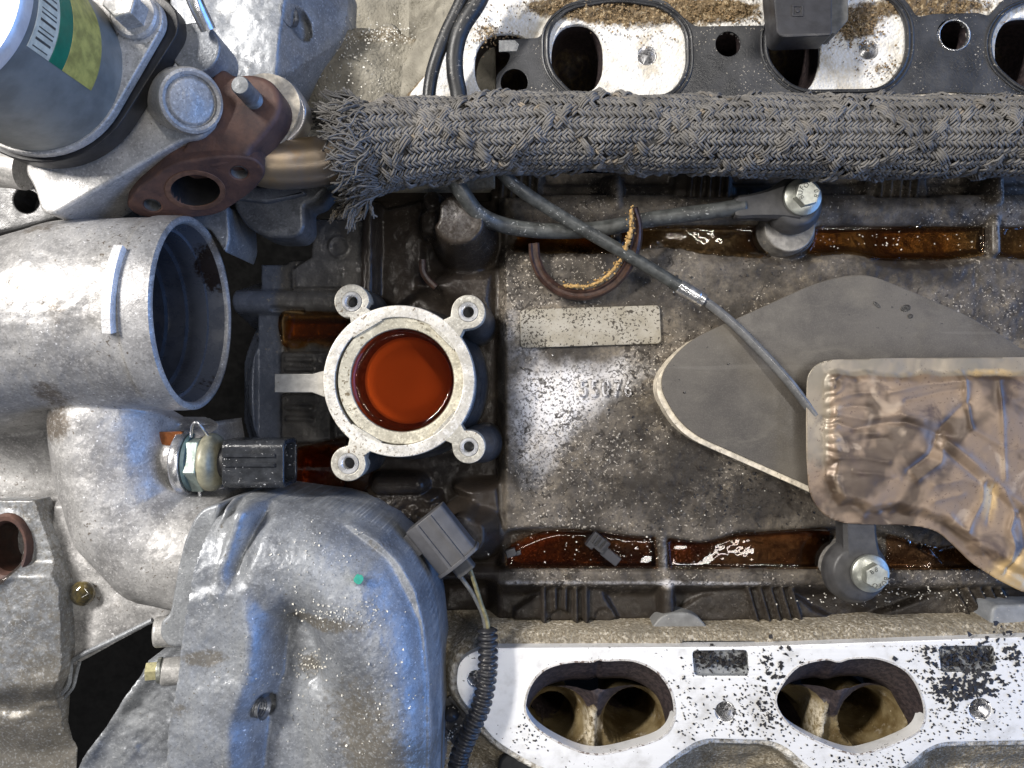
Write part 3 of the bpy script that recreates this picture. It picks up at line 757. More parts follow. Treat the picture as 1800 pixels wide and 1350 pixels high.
# ================================================================ lower cylinder head: white machined face with two twin ports
ZH = 62
hd = thing("lower_cylinder_head", "cylinder head along the bottom edge with white machined face and two twin oval ports", "cylinder head", wp(1300, 1230, -160))
def P2(pts, z): return [tuple(wp(a, b, z)[:2]) for a, b in pts]
face = rounded([(846, 1139), (1300, 1137), (1900, 1116), (1900, 1300), (1640, 1305), (1590, 1352), (1500, 1385), (1430, 1358), (1372, 1302), (1232, 1298), (1190, 1326), (1130, 1372), (1010, 1372), (935, 1342), (870, 1302), (800, 1216), (806, 1160)], [26, 3, 3, 3, 40, 40, 40, 40, 36, 36, 40, 40, 40, 30, 20, 44, 30], 7)
ports = [spl([(925, 1240), (935, 1205), (960, 1178), (1000, 1166), (1040, 1165), (1052, 1161), (1064, 1163), (1110, 1163), (1150, 1180), (1175, 1210), (1184, 1245), (1179, 1275), (1158, 1297), (1110, 1313), (1072, 1322), (1045, 1324), (1016, 1318), (980, 1302), (950, 1283), (931, 1262)], 4),
         spl([(1366, 1235), (1376, 1205), (1405, 1173), (1450, 1161), (1474, 1165), (1498, 1159), (1545, 1160), (1590, 1180), (1615, 1215), (1624, 1255), (1612, 1285), (1572, 1306), (1534, 1319), (1504, 1324), (1466, 1314), (1420, 1293), (1385, 1269)], 5)]
pocket = [rounded([(1217, 1144), (1314, 1143), (1316, 1188), (1221, 1188)], 8), rounded([(1650, 1136), (1747, 1135), (1750, 1180), (1655, 1182)], 8)]
holes = [[(x + r*math.cos(t), y + r*math.sin(t)) for t in np.linspace(0, 6.283, 28, endpoint=False)] for x, y, r in ((1275, 1251, 18), (1723, 1247, 19.5), (836, 1193, 15))]
loops = [P2(l, ZH) for l in ports + pocket + holes]
V, F = plate(P2(face, ZH), ZH - 26, ZH, 1.4, loops)
# refine the big flat face a little so dirt maps have vertices: use a field for the dirt instead
def head_dirt(px, py):
    d = .75*np.exp(-((py - 1133)/7)**2)*(px > 990)*.6
    d = d + .42*np.exp(-((px - 1600)/70)**2 - ((py - 1150)/60)**2)*0
    return d
face_px = np.stack([V[:, 0]/f_of(ZH) + CX, CY - V[:, 1]/f_of(ZH)], 1)
obj("machined_face", (V, F), MACH, hd, attrs=dict(dirt_and_shading=head_dirt(face_px[:, 0], face_px[:, 1])))
# gritty cast flank round the face and the rough casting below it
def fn_head(X, Y):
    f_ = d_poly(X, Y, [(a, b) for a, b in face])
    n1 = fbm(X, Y, 40, 4, 61); n2 = fbm(X, Y, 9, 3, 66)
    h = -6 - 34*ss(8, 30, f_) - 40*ss(26, 90, f_)*ss(1140, 1200, Y) + n1*6 + n2*2
    top = ss(1150, 1120, Y)
    h = h*(1 - top) + top*(-5 - ss(4, 24, f_)*14 - ss(22, 27, f_)*120 + n2*1.2)
    hole = np.minimum(d_poly(X, Y, ports[0][::3]), d_poly(X, Y, ports[1][::3]))
    hole = np.minimum(hole, np.minimum(d_box(X, Y, 1266, 1166, 60, 30), d_box(X, Y, 1700, 1158, 60, 30)))
    for x, y, r in ((1275, 1251, 26), (1723, 1247, 27), (836, 1193, 22)): hole = np.minimum(hole, d_circ(X, Y, x, y, r))
    keep = np.clip(-(hole - 7), -9, 9)
    pl = .55*gauss(X, Y, 1300, 1330, 110, 30) + .4*gauss(X, Y, 700, 1290, 60, 40)
    return dict(h=h, keep=keep, plain=pl, bright=.55*ss(30, 6, f_)*(Y > 1150) + .25*ss(24, 4, f_)*(Y <= 1150))
VF, AT = field(756, 1900, 1085, 1420, 4.0, fn_head, ZH - 14, skirt=ZH - 24)
HEADGRIT = m_gritty("gritty_head_flank", (.32, .28, .21), (.15, .12, .075), (.50, .45, .36), 0, 5.5)
obj("cast_flank", VF, HEADGRIT, hd, attrs=AT, sharp=None)
EDGE = cast_metal("stained_port_edge", (.50, .47, .43), (.66, .64, .61), (.10, .05, .03), .4, .25, .4, .50)
def port_bowl(loop, div, k):
    """twin runner seen through the oval: dark throat at the top, two stained bowls with a wall between"""
    L = np.array(loop); cx, cy = L.mean(0)
    V = []; F = []; B = []
    rows = [(1.0, 0, -1.2), (1.0, 4, -8), (1.0, 20, -22), (1.0, 40, -40), (1.0, 50, -54), (1.0, 54, -80), (1.0, 56, -120), (1.0, 58, -200)]
    m = len(L)
    for s, dy, dz in rows:
        for x, y in L:
            q = wp(cx + (x - cx)*s, cy + (y - cy)*s, ZH)
            V.append((q[0], q[1] - dy, ZH + dz + .2*0))
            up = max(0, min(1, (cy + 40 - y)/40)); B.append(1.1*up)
    for i in range(len(rows) - 1):
        for j in range(m):
            k2 = (j + 1) % m; F.append((i*m + j, i*m + k2, (i + 1)*m + k2, (i + 1)*m + j))
    o = obj("port_wall", (np.array(V), F), PORT, hd, attrs=dict(burnt_and_shade=B), sharp=None)
    c0, c1 = L.mean(0); outer = [(c0 + (a - c0)*1.035, c1 + (b - c1)*1.045) for a, b in loop]
    obj("stained_edge", plate(P2(outer, ZH), ZH - 1, ZH + .45, .3, [P2([(c0 + (a - c0)*1.004, c1 + (b - c1)*1.004) for a, b in loop], ZH)]), EDGE, hd)
    # floor of the two runners with their round mouths
    x0, x1, y0, y1 = L[:, 0].min() - 6, L[:, 0].max() + 6, L[:, 1].min() - 4, L[:, 1].max() + 100
    dx, dyt, dyb, lean = div
    def fn(X, Y):
        n = fbm(X, Y, 22, 3, 71 + k)*5
        inside = d_poly(X, Y, [(a, b + 58) for a, b in loop[::2]])
        xl, xr = (x0 + 6 + dx)/2 - 4, (x1 - 6 + dx)/2 + 14
        u1 = np.hypot((X - xl)/60, (Y - cy - 48)/60); u2 = np.hypot((X - xr)/64, (Y - cy - 50)/62); u = np.minimum(u1, u2)
        h = -46 - 84*np.maximum(1 - u*u, 0)**.8 + np.clip((u - 1)*70, 0, 34)*ss(cy + 46, cy + 22, Y) - 10*ss(cy + 20, cy + 90, Y)*(u > 1) + n*.6
        h1 = np.hypot((X - xl + 10)/44, (Y - cy - 72)/38); h2 = np.hypot((X - xr + 4)/50, (Y - cy - 62)/42); hh = np.minimum(h1, h2)
        h = h - 170*ss(1.12, .92, hh)
        xw = dx + 4 + (Y - cy)*lean
        h = smax(h, -30 - 8*ss(cy - 40, cy + 60, Y) - np.maximum(np.abs(X - xw) - 6, 0)*7 - ss(cy + 14, cy - 16, Y)*60, 4)
        top = ss(cy + 70, cy + 20, Y)
        return dict(h=h, burnt_and_shade=1.0*ss(.98, 1.08, u)*np.maximum(top, ss(xr + 20, xr + 46, X)*.8)*ss(4, 10, np.abs(X - xw) + 20*ss(cy + 22, cy - 4, Y)) + .9*ss(1.05, .9, hh), keep=inside - 3, pale=ss(16, 8, np.abs(X - xw))*ss(cy + 10, cy + 34, Y))  # darkens holes and upper band: shade inside the runners put into the colour
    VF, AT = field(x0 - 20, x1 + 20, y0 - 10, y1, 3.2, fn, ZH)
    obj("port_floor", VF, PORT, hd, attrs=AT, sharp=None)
port_bowl(ports[0], (1043, 0, 0, -.02), 0); port_bowl(ports[1], (1466, 0, 0, -.16), 3)
POCK = plain("grey_pocket_floor", (.27, .28, .29), .5, .2, .15, 12, .4, 3)
for l in pocket:
    q = P2(l, ZH); cxp = np.mean([a for a, b in q]); cyp = np.mean([b for a, b in q])
    V = []; F = []; m = len(q)
    for s, z in ((1.0, ZH - .6), (.985, ZH - 7), (.95, ZH - 9)):
        V += [(cxp + (a - cxp)*s, cyp + (b - cyp)*s, z) for a, b in q]
    for i in range(2):
        for j in range(m): F.append([i*m + j, i*m + (j + 1) % m, (i + 1)*m + (j + 1) % m, (i + 1)*m + j])
    F.append(list(range(2*m, 3*m)))
    obj("pocket", (np.array(V), F), POCK, hd)
for x, y, r in ((1275, 1251, 18), (1723, 1247, 19.5), (836, 1193, 15)):
    q = wp(x, y, ZH); r *= f_of(ZH)
    pr = [(r*1.02, ZH - .6), (r*.94, ZH - 4)] + [(r*(.90 - .07*(k % 2)), ZH - 4 - k*1.7) for k in range(20)] + [(r*.75, ZH - 40), (.001, ZH - 48)]
    obj("threaded_hole", lathe(pr, 32, Matrix.Translation((q[0], q[1], 0))), STEEL, hd)
# black flakes strewn over the face
pts = []
def strew(n, cx, cy, sx, sy, z, size=0):
    while n > 0:
        x, y = random.gauss(cx, sx), random.gauss(cy, sy)
        ok = min(d_poly(np.array([[x]]), np.array([[y]]), ports[0][::3])[0, 0], d_poly(np.array([[x]]), np.array([[y]]), ports[1][::3])[0, 0]) > 6 and d_poly(np.array([[x]]), np.array([[y]]), face[::2])[0, 0] < -4
        n -= 1
        if ok: pts.append(wp(x, y, z))
strew(260, 1350, 1210, 40, 45, ZH + .3); strew(320, 1640, 1180, 45, 50, ZH + .3); strew(240, 1330, 1270, 55, 22, ZH + .3); strew(180, 1690, 1270, 60, 30, ZH + .3); strew(160, 1540, 1340, 60, 20, ZH + .3); strew(60, 930, 1290, 20, 20, ZH + .3); strew(120, 1210, 1230, 20, 60, ZH + .3); strew(120, 1780, 1180, 30, 50, ZH + .3)
o = obj("small_black_flakes", chips(pts, 1.0, 3.4, .8), CHIP, base=wp(1400, 1230, ZH)); tag(o, "fine black flakes strewn over the white head face", "debris", kind="stuff")
pts = []
for n, cx, cy, sx, sy in ((70, 1690, 1210, 32, 14), (45, 1660, 1215, 14, 16), (50, 1760, 1140, 30, 20), (26, 1360, 1165, 14, 20), (16, 1345, 1245, 12, 24), (24, 1640, 1165, 18, 18), (70, 1718, 1205, 18, 14)):
    for _ in range(n):
        x, y = random.gauss(cx, sx), random.gauss(cy, sy)
        if d_poly(np.array([[x]]), np.array([[y]]), ports[1][::3])[0, 0] > 8 and math.hypot(x - 1723, y - 1247) > 24: pts.append(wp(x, y, ZH + .4))
o = obj("large_black_flakes", chips(pts, 3.5, 7.5, 1.0, flat=.2), CHIP, base=wp(1690, 1200, ZH)); tag(o, "heap of bigger black flakes left of the right threaded hole on the white face", "debris", kind="stuff")
pts = []
for px_, n in ((1266, 150), (1702, 170)):
    for _ in range(n): pts.append(wp(px_ + random.uniform(-44, 44), (1158 if px_ < 1500 else 1156) + random.gauss(0, 9), ZH - 8 + random.uniform(0, 4)))
o = obj("pocket_flakes", chips(pts, 2.5, 6.5, 1.0, flat=.5), CHIP, base=wp(1480, 1160, ZH - 9)); tag(o, "curled black flakes filling the shallow pockets of the lower head", "debris", kind="stuff")

# ================================================================ upper cylinder head and its black gasket
ZU = 40
hu = thing("upper_cylinder_head", "cylinder head along the top edge, machined face and ports under a black gasket", "cylinder head", wp(1300, 90, -150))
UP = [(1015, 104, 46, 62, 0), (1396, 88, 46, 76, 0), (1800, 92, 52, 62, 0), (888, 118, 54, 60, 0)]
def oval(x, y, a, b, n=40, e=2.4):
    return [(x + a*abs(math.cos(t))**(2/e)*math.copysign(1, math.cos(t)), y + b*abs(math.sin(t))**(2/e)*math.copysign(1, math.sin(t))) for t in np.linspace(0, 2*math.pi, n, endpoint=False)]
def fn_up(X, Y):
    n1 = fbm(X, Y, 50, 4, 81); n2 = fbm(X, Y, 8, 3, 86)
    keep = np.full(X.shape, -9.0)
    for x, y, a, b, _ in UP: keep = np.maximum(keep, np.clip(-d_poly(X, Y, oval(x, y, a, b)), -9, 9))
    for x, y, r in ((1137, 98, 17), (1527, 88, 17), (1280, 80, 25), (1674, 63, 30), (904, 145, 26)): keep = np.maximum(keep, np.clip(-d_circ(X, Y, x, y, r), -9, 9))
    left = d_poly(X, Y, [(820, 10), (960, -30), (2000, -60), (2000, 190), (740, 190), (725, 165), (760, 120)])
    g_ = gauss(X, Y, 1120, 20, 120, 32) + .9*gauss(X, Y, 1000, 12, 90, 20) + 1.0*gauss(X, Y, 1500, 45, 50, 30) + .9*gauss(X, Y, 1270, 20, 80, 22) + gauss(X, Y, 1640, 12, 120, 22) + .5*gauss(X, Y, 1545, 120, 20, 20) + .6*gauss(X, Y, 860, 55, 30, 20)
    h = n2*.3 + ss(.35, .8, g_)*(3 + n2*4 + n1*6) - ss(0, 14, left)*26 - ss(14, 60, left)*20 + n1*ss(0, 14, left)*10
    h = np.where(Y < 36, h + 4*n2, h) - 90*ss(50, 120, left + n1*40)
    return dict(h=h, keep=keep, bright=np.clip(1.15 - 1.3*g_ - ss(0, 12, left)*1.2, 0, 1.2), plain=1.3*ss(4, 26, left))
VF, AT = field(700, 1960, -70, 196, 3.2, fn_up, ZU, skirt=ZU - 9)
obj("machined_face", VF, m_gritty("gritty_machined_face", (.22, .15, .075), (.09, .06, .025), (.50, .40, .25), 0, 5.0), hu, attrs=AT, sharp=None)
for i, (x, y, a, b, _) in enumerate(UP):
    L = oval(x, y, a + 1, b + 1, 40); V = []; F = []; B = []; m = len(L)
    rows = [(1, 0, -.6), (1, 0, -14), (1, -4, -40), (.98, -12, -80), (.8, -24, -130), (.3, -30, -165), (.02, -30, -170)]
    for s, dy, dz in rows:
        for px_, py_ in L:
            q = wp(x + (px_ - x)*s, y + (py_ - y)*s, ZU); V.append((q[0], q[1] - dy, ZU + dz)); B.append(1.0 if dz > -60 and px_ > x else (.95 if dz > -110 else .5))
    for r_ in range(len(rows) - 1):
        for j in range(m): F.append((r_*m + j, r_*m + (j + 1) % m, (r_ + 1)*m + (j + 1) % m, (r_ + 1)*m + j))
    obj("port_wall", (np.array(V), F), PORT, hu, attrs=dict(burnt_and_shade=B), sharp=None)
for x, y, r in ((1280, 80, 25), (1674, 63, 30)):
    q = wp(x, y, ZU); r *= f_of(ZU)
    obj("passage_wall", lathe([(r, ZU - 1), (r, -120), (.001, -120)], 28, Matrix.Translation((q[0], q[1], 0))), PORT, hu, attrs=dict(burnt_and_shade=[1.0]*84))
for x, y, r in ((1137, 98, 17), (1527, 88, 17)):
    q = wp(x, y, ZU); r *= f_of(ZU)
    obj("threaded_hole", lathe([(r*1.02, ZU + .4), (r*.93, ZU - 3)] + [(r*(.90 - .08*(k % 2)), ZU - 3 - k*1.7) for k in range(16)] + [(.001, ZU - 34)], 28, Matrix.Translation((q[0], q[1], 0))), STEEL, hu)
gk = thing("intake_gasket", "black rubber-coated intake gasket with raised beads, lying on the upper head", "gasket", wp(1300, 100, ZU))
zg = ZU + 7
def stad(x0, x1, y0, y1, r): return rounded([(x0, y0), (x1, y0), (x1, y1), (x0, y1)], r, 10)
OPEN = [rounded([(1000, 16), (1085, 2), (1165, 14), (1204, 50), (1206, 125), (1178, 166), (1015, 172), (966, 120), (966, 50)], [30]*9, 6), rounded([(1378, 26), (1450, -14), (1556, -10), (1592, 34), (1592, 108), (1552, 156), (1398, 158), (1350, 106), (1350, 50)], [34]*9, 6), rounded([(1768, 20), (1850, -10), (1990, -10), (1990, 160), (1800, 160), (1745, 110), (1742, 60)], [34]*7, 6)]
OUT = [(876, 70), (948, 66), (962, 44), (992, 8), (1060, -14), (1120, -12), (1172, 2), (1206, 34), (1222, 46), (1352, 44), (1362, 16), (1400, -12), (1450, -34), (1560, -30), (1596, 4), (1612, 30), (1640, 24), (1720, 22), (1738, 28), (1762, 0), (1840, -34), (2000, -36), (2000, 186), (1800, 166), (1660, 162), (1560, 168), (1400, 172), (1330, 176), (1200, 178), (1000, 190), (872, 190), (872, 132), (892, 112), (898, 92), (876, 90)]
OUT = rounded(OUT, 8, 4)
small = [(904, 145, 24), (1280, 77, 22), (1674, 60, 27)]
hl = [P2(l, zg) for l in OPEN] + [P2([(x + r*math.cos(t), y + r*math.sin(t)) for t in np.linspace(0, 6.283, 30, endpoint=False)], zg) for x, y, r in small]
obj("gasket_sheet", plate(P2(OUT, zg), ZU + 2.5, zg, 1.0, hl), GASKET, gk)
BEAD = plain("black_bead_rubber", (.022, .023, .026), .38, 0, .3, 20, .3, 3, (.4, .38, .33))
for l in OPEN:
    q = P2(l, zg); cxm = np.mean([a for a, b in q]); cym = np.mean([b for a, b in q])
    for s, r_, zz in ((1.035, 3.4, zg), (1.10, 2.4, zg - .2)):
        pts3 = [(cxm + (a - cxm)*s, cym + (b - cym)*s, zz) for a, b in q]
        pts3.append(pts3[0]); obj("raised_bead", tube(pts3, r_, 8, smooth=False, cap=False), BEAD, gk)
q = wp(1674, 60, zg); obj("metal_eyelet", ring(25.6*f_of(zg), 28*f_of(zg), zg - 4, zg + 2, .6, 40, Matrix.Translation((q[0] + 3, q[1] - 2, 0))), STEEL, gk, label="thin bright ring round the right small hole")
q = [tuple(wp(a, b, zg)[:2]) for a, b in ((877, 71), (905, 71), (912, 78), (908, 90), (877, 91))]
obj("bare_tab", plate(q, zg - 1, zg + .8, .4), plain("chipped_white_paint", (.66, .64, .58), .5, .2, .2, 8, .3, 3, (.08, .08, .07)), gk, label="pale tab where the black coating has chipped off")
# white gasket scraps below the black sheet
for pts_ in ([(1330, 165), (1500, 170), (1500, 178), (1330, 178)], [(1570, 166), (1680, 163), (1680, 176), (1570, 178)], [(1744, 162), (1840, 164), (1840, 176), (1744, 174)]):
    obj("pale_edge", plate(P2(pts_, ZU + 2), ZU - 2, ZU + 4, .6), CREAM, hu)
o = obj("grit_grains", chips([wp(random.gauss(c_[0], c_[2]), random.gauss(c_[1], c_[3]), ZU + 2 + random.random()*3) for c_, n in (((1110, 14, 60, 10), 300), ((1500, 50, 26, 18), 320), ((1270, 22, 50, 12), 260), ((1640, 10, 60, 10), 240), ((990, 14, 50, 8), 160), ((1120, 40, 40, 18), 120), ((1545, 120, 22, 14), 70), ((860, 62, 22, 14), 120)) for _ in range(n)], 1.2, 3.0, 1.6, flat=.6), plain("brown_grit_grains", (.22, .15, .075), .6, 0, .6, 5), base=wp(1300, 20, ZU)); tag(o, "brown grit heaped along the edge of the upper head", "debris", kind="stuff")
# ================================================================ braided sleeve over the pipe
def sl_pts(lst, z): return [tuple(wp(x, y, zz)) + (r,) for x, y, zz, r in lst]
slv = thing("braided_sleeve", "thick grey braided fabric sleeve with a frayed left end, lying across the upper head", "braided sleeve", wp(1200, 240, 50))
AX = catmull(sl_pts([(596, 272, 118, 66), (640, 264, 116, 68), (700, 254, 112, 65), (780, 246, 110, 62), (880, 238, 109, 60), (1000, 233, 108, 58), (1150, 237, 108, 58), (1300, 239, 108, 59), (1500, 241, 108, 60), (1700, 241, 108, 59), (1990, 240, 108, 58)], 0), 24)
T_, U_, W_ = frames_of(AX[:, :3]); S_ = np.concatenate([[0], np.cumsum(np.linalg.norm(np.diff(AX[:, :3], axis=0), axis=1))])
def on_sleeve(s, th, rad):
    """points on the sleeve: run s, angle th (0 = top), height rad above the mean radius"""
    idx = lambda A: np.interp(s, S_, A)
    P = np.stack([idx(AX[:, k]) for k in range(3)], -1); U = np.stack([idx(U_[:, k]) for k in range(3)], -1); W = np.stack([idx(W_[:, k]) for k in range(3)], -1)
    R = idx(AX[:, 3]) + rad + 1.6*np.sin(s/47.0 + 2*np.sin(th*2 + s/90)) + 1.5*np.sin(s/23.0 + th*3)
    return P + R[..., None]*(U*np.cos(th)[..., None] + W*np.sin(th)[..., None])
NC = 38; STEP = 11.0; yr = np.random.default_rng(3)
st = []      # s, theta, slope(+-1), half length, bulge, yarn radius, dusty
for c_ in range(NC):
    th = 2*math.pi*(c_ + (.13 if c_ % 2 == 0 else -.13))/NC
    if math.cos(th) < -.55: continue
    sgn = 1 if c_ % 2 else -1
    s = 26 + ((c_//2)*.37 % 1)*STEP
    while s < S_[-1] - 4:
        arc = th*59.0
        a = (arc - .70*s) % 124; b = (arc + .62*s + 40) % 124
        la = a < 12; lb = b < 12
        edge = 6 < a < 12 or 6 < b < 12
        if la and lb:
            if yr.random() < .55: st.append((s, th, -sgn, 8.5, 5.0, 2.4, yr.random()*.9))
        elif la or lb:
            sg = (1 if la else -1)
            u = yr.random()
            if u < .13: pass
            elif u < .62:
                for dth in (-.07, 0, .07): st.append((s + yr.normal(0, 1.5), th + dth + yr.normal(0, .02), sg if yr.random() < .75 else -sg, 15.0, 7.0 + yr.normal(0, 1.2), 1.75, yr.random()*.5))
            else: st.append((s + yr.normal(0, 1), th, sg if edge else sgn, 8.5, 1.0 + yr.normal(0, 1.4), 2.0, yr.random()))
        else:
            st.append((s + yr.normal(0, .5), th + yr.normal(0, .008), sgn, 9.0, 2.8 + yr.normal(0, .5), 2.05, .15*yr.random()))
        s += STEP
A = np.array(st)
NR = 5; NS = 5
def yarns(A, side):
    m = len(A); t = np.linspace(-1, 1, NR)
    s0, th, sg, hl, bul, yr_, du = [A[:, k][:, None] for k in range(7)]
    tw = side*1.75*(yr_/1.6)
    ds = t*hl*.74 - tw*.62*sg*0 + tw*.6; da = sg*(t*hl*.68) + tw*.75*-sg
    h = bul*(1 - t*t*1.35)
    P = on_sleeve(s0 + ds, th + da/59.0, h)                      # m, NR, 3
    up = on_sleeve(s0 + ds, th + da/59.0, h + 1.0) - P
    tg = np.gradient(P, axis=1); tg /= np.linalg.norm(tg, axis=2)[..., None]
    bi = np.cross(tg, up); bi /= np.linalg.norm(bi, axis=2)[..., None] + 1e-9; nn = np.cross(bi, tg)
    rr = yr_*np.array([.55, 1, 1.08, 1, .55])[None, :]
    a = np.linspace(0, 2*np.pi, NS, endpoint=False)
    V = P[:, :, None] + rr[..., None, None]*(np.cos(a)[:, None]*bi[:, :, None] + np.sin(a)[:, None]*nn[:, :, None])
    q = np.array([(i*NS + j, i*NS + (j + 1) % NS, (i + 1)*NS + (j + 1) % NS, (i + 1)*NS + j) for i in range(NR - 1) for j in range(NS)])
    F = (np.arange(m)[:, None, None]*(NR*NS) + q[None]).reshape(-1, 4)
    return V.reshape(-1, 3), F, np.repeat(du[:, 0], NR*NS)
va, fa, da_ = yarns(A, 1); vb, fb, db_ = yarns(A, -1)
o = obj("braid", (np.vstack([va, vb]), np.vstack([fa, fb + len(va)])), SLEEVE, slv, attrs=dict(dusty=np.concatenate([da_, db_])), sharp=None)
o["kind"] = "stuff"
INNER = plain("dark_sleeve_inside", (.04, .038, .036), .85)
k0 = int(np.searchsorted(S_, 34))
obj("inner_layer", tube([(*AX[i, :3], AX[i, 3] - 1.5) for i in range(k0, len(AX), 6)], 1, 36, 1, smooth=False, cap=False), INNER, slv)
def fray(n, fn, name, r=(1.1, 1.8), dusty=(.0, .3), mat=None):
    parts = []; D_ = []
    for i in range(n):
        P = fn(i); v, f_ = tube(P, random.uniform(*r), 5, 4); parts.append((v, f_)); D_ += [random.uniform(*dusty)]*len(v)
    o = obj(name, join(*parts), mat or SLEEVE, slv, attrs=dict(dusty=D_), sharp=None); o["kind"] = "stuff"
def fr_end(i):
    th = random.uniform(-1.9, 1.9); s = random.uniform(18, 58); b = on_sleeve(np.array(s), np.array(th), np.array(2.5 + random.random()*3))
    ln = random.uniform(14, 34); dth = random.gauss(0, .22)
    e = on_sleeve(np.array(max(s - ln*.9, 0)), np.array(th + dth), np.array(random.gauss(6, 5)))
    d = (e - b); e2 = e + d*random.uniform(.1, .45) + np.array((random.gauss(-6, 4), random.gauss(0, 5), random.gauss(0, 4)))
    mid = (b + e)/2 + np.array((0, random.gauss(0, 4), random.uniform(0, 6)))
    return [b, mid, e, e2]
fray(330, fr_end, "frayed_end")
def tuft(cx, cy, z, dx, dy, n, spread, name, dusty):
    g0 = []
    def fn(i):
        k = i // 6
        random.seed(k*31 + int(cx)); bx, by, bz = random.gauss(0, spread), random.gauss(0, spread*.8), random.gauss(0, spread*.6); ex, ey = random.gauss(dx, abs(dx)*.25 + 5), random.gauss(dy, abs(dy)*.25 + 5)
        random.seed(i*7 + 5)
        b = wp(cx + bx, cy + by, z + bz); j = lambda s_: np.array((random.gauss(0, s_), random.gauss(0, s_), random.gauss(0, s_)))
        e = b + np.array((ex, -ey, random.gauss(0, 6)))
        return [b + j(1.5), (b*2 + e)/3 + j(1.6) + np.array((0, 0, 4)), (b + e*2)/3 + j(2) + np.array((0, 0, 4)), e + j(2.5)]
    fray(n, fn, name, (1.0, 1.6), dusty)
tuft(632, 205, 105, -44, -22, 110, 15, "upper_tuft", (0, .25))
tuft(642, 340, 96, -26, 24, 150, 16, "lower_tuft", (.1, .7))
tuft(612, 366, 80, -12, 12, 110, 13, "lowest_tuft", (.4, 1)); tuft(600, 215, 80, -28, 4, 70, 12, "dark_tuft", (0, .1))
random.seed(11)
# the bent pipe it covers
pp = obj("bent_metal_pipe", tube([(*wp(438, 274, 150), 34), (*wp(470, 287, 142), 38), (*wp(520, 288, 130), 39), (*wp(580, 281, 122), 38), (*wp(640, 268, 116), 36), (*wp(700, 256, 112), 36)], 1, 32, 10), BRONZE, base=wp(520, 284, 90))
tag(pp, "bronze heat-tinted metal pipe entering the frayed end of the braided sleeve", "pipe")

# ================================================================ cables over the valley
def wire(name, label, pts, r, mat, cat="cable", seg=14, group=None):
    o = obj(name, tube([tuple(wp(x, y, z)) for x, y, z in pts], r, seg, 10), mat, base=wp(*pts[len(pts)//2]), sharp=None)
    return tag(o, label, cat, group)
wire("sensor_cable", "grey cable sagging from under the sleeve to the upper knock sensor", [(786, 300, 96), (812, 338, 88), (842, 376, 70), (890, 397, 46), (960, 406, 38), (1050, 403, 36), (1130, 388, 38), (1200, 378, 44), (1260, 370, 50), (1310, 362, 52)], 13.5, CABLE)
c2 = thing("probe_cable", "grey cable crossing diagonally from the sleeve to the foil shield, with a bright crimp ferrule", "cable", wp(1180, 495, 30))
pts = [(876, 296, 92), (905, 326, 84), (960, 364, 66), (1030, 406, 58), (1100, 446, 52), (1160, 482, 48), (1200, 507, 46)]
obj("jacket", tube([tuple(wp(x, y, z)) for x, y, z in pts], 11, 14, 10), CABLE, c2)
pts2 = [(1196, 505, 46), (1240, 530, 46), (1290, 570, 50), (1345, 625, 58), (1390, 675, 64), (1432, 730, 60)]
obj("bare_lead", tube([tuple(wp(x, y, z)) for x, y, z in pts2], 8, 14, 10), CABLE2, c2, label="thinner glossy grey length right of the ferrule")
a, b = wp(1193, 502, 46), wp(1238, 529, 46); Mf = frame(a, b - a); ln = float(np.linalg.norm(b - a))
obj("ferrule", lathe([(8, 0), (11.5, .5), (12.6, 3), (12.6, ln - 14), (11.4, ln - 11), (12.4, ln - 8), (12.4, ln - 1), (11, ln), (8, ln)], 24, Mf), STEEL, c2)

# ================================================================ knock sensors
def bolt(parent, x, y, z, r, rhex, hh, rot, label=None):
    q = wp(x, y, z); f_ = f_of(z); r *= f_; rhex *= f_
    M = Matrix.Translation((q[0], q[1], z))
    b = obj("flange_bolt", lathe([(.001, -6), (r*.98, -6), (r, -4.5), (r, 1.5), (r*.96, 3), (r*.66, 8), (.001, 8)], 44, M), ZINC, parent)
    hp = plate([(p[0], p[1]) for p in hexagon(rhex, rot)], 4, 7 + hh, 1.8, M=M, res=2)
    obj("bolt_head", hp, ZINC, b)
    if label:
        for s_, rr, sz, ra in label:
            obj("stamped_mark", text(s_, sz, M @ Matrix.Translation((0, 0, 7 + hh + .1)) @ Matrix.Rotation(ra, 4, 'Z'), 1.0, rr), plain("dark_stamped_ink", (.10, .10, .09), .5, .5), b)
    return b
def knock(label, x, y, boss, neck_pts, rb, rot, marks, bx, by):
    t = thing("knock_sensor", label, "knock sensor", wp(x, y, 0), "knock sensors bolted into the valley")
    q = wp(*boss, 24)
    obj("mounting_boss", cyl(51, -30, 26, 3, 48, Matrix.Translation((q[0], q[1], 0)), 44), plain("grey_boss_casting", (.19, .18, .165), .4, .2, .3, 14, .4, 4, (.4, .36, .3)), t)
    q2 = wp(x, y, 62); f_ = f_of(62); Mb = Matrix.Translation((q2[0], q2[1], 0))
    obj("sensor_body", lathe([(.001, 27), (40, 27), (rb*f_ - 4, 30), (rb*f_, 34), (rb*f_, 44), (rb*f_ - 1, 48), (rb*f_ - 8, 61), (rb*f_ - 13, 64), (30, 65), (.001, 65)], 56, Mb), SENSOR, t)
    v = np.array([wp(*p_) for p_ in neck_pts])
    sec = [(-1, -.62), (-.8, -.8), (.8, -.8), (1, -.62), (1, .4), (.8, .62), (-.8, .62), (-1, .4)]
    obj("plug_neck", tube([(*v[i], NECKR[label[0]][i]) for i in range(len(v))], 1, 8, 5, section=sec), SENSOR, t)
    bolt(t, bx, by, 72, 33, 22, 17, rot, marks)
    return t
NECKR = {'b': [36, 30, 24, 20, 19, 16], 'c': [34, 30, 28, 28, 28]}
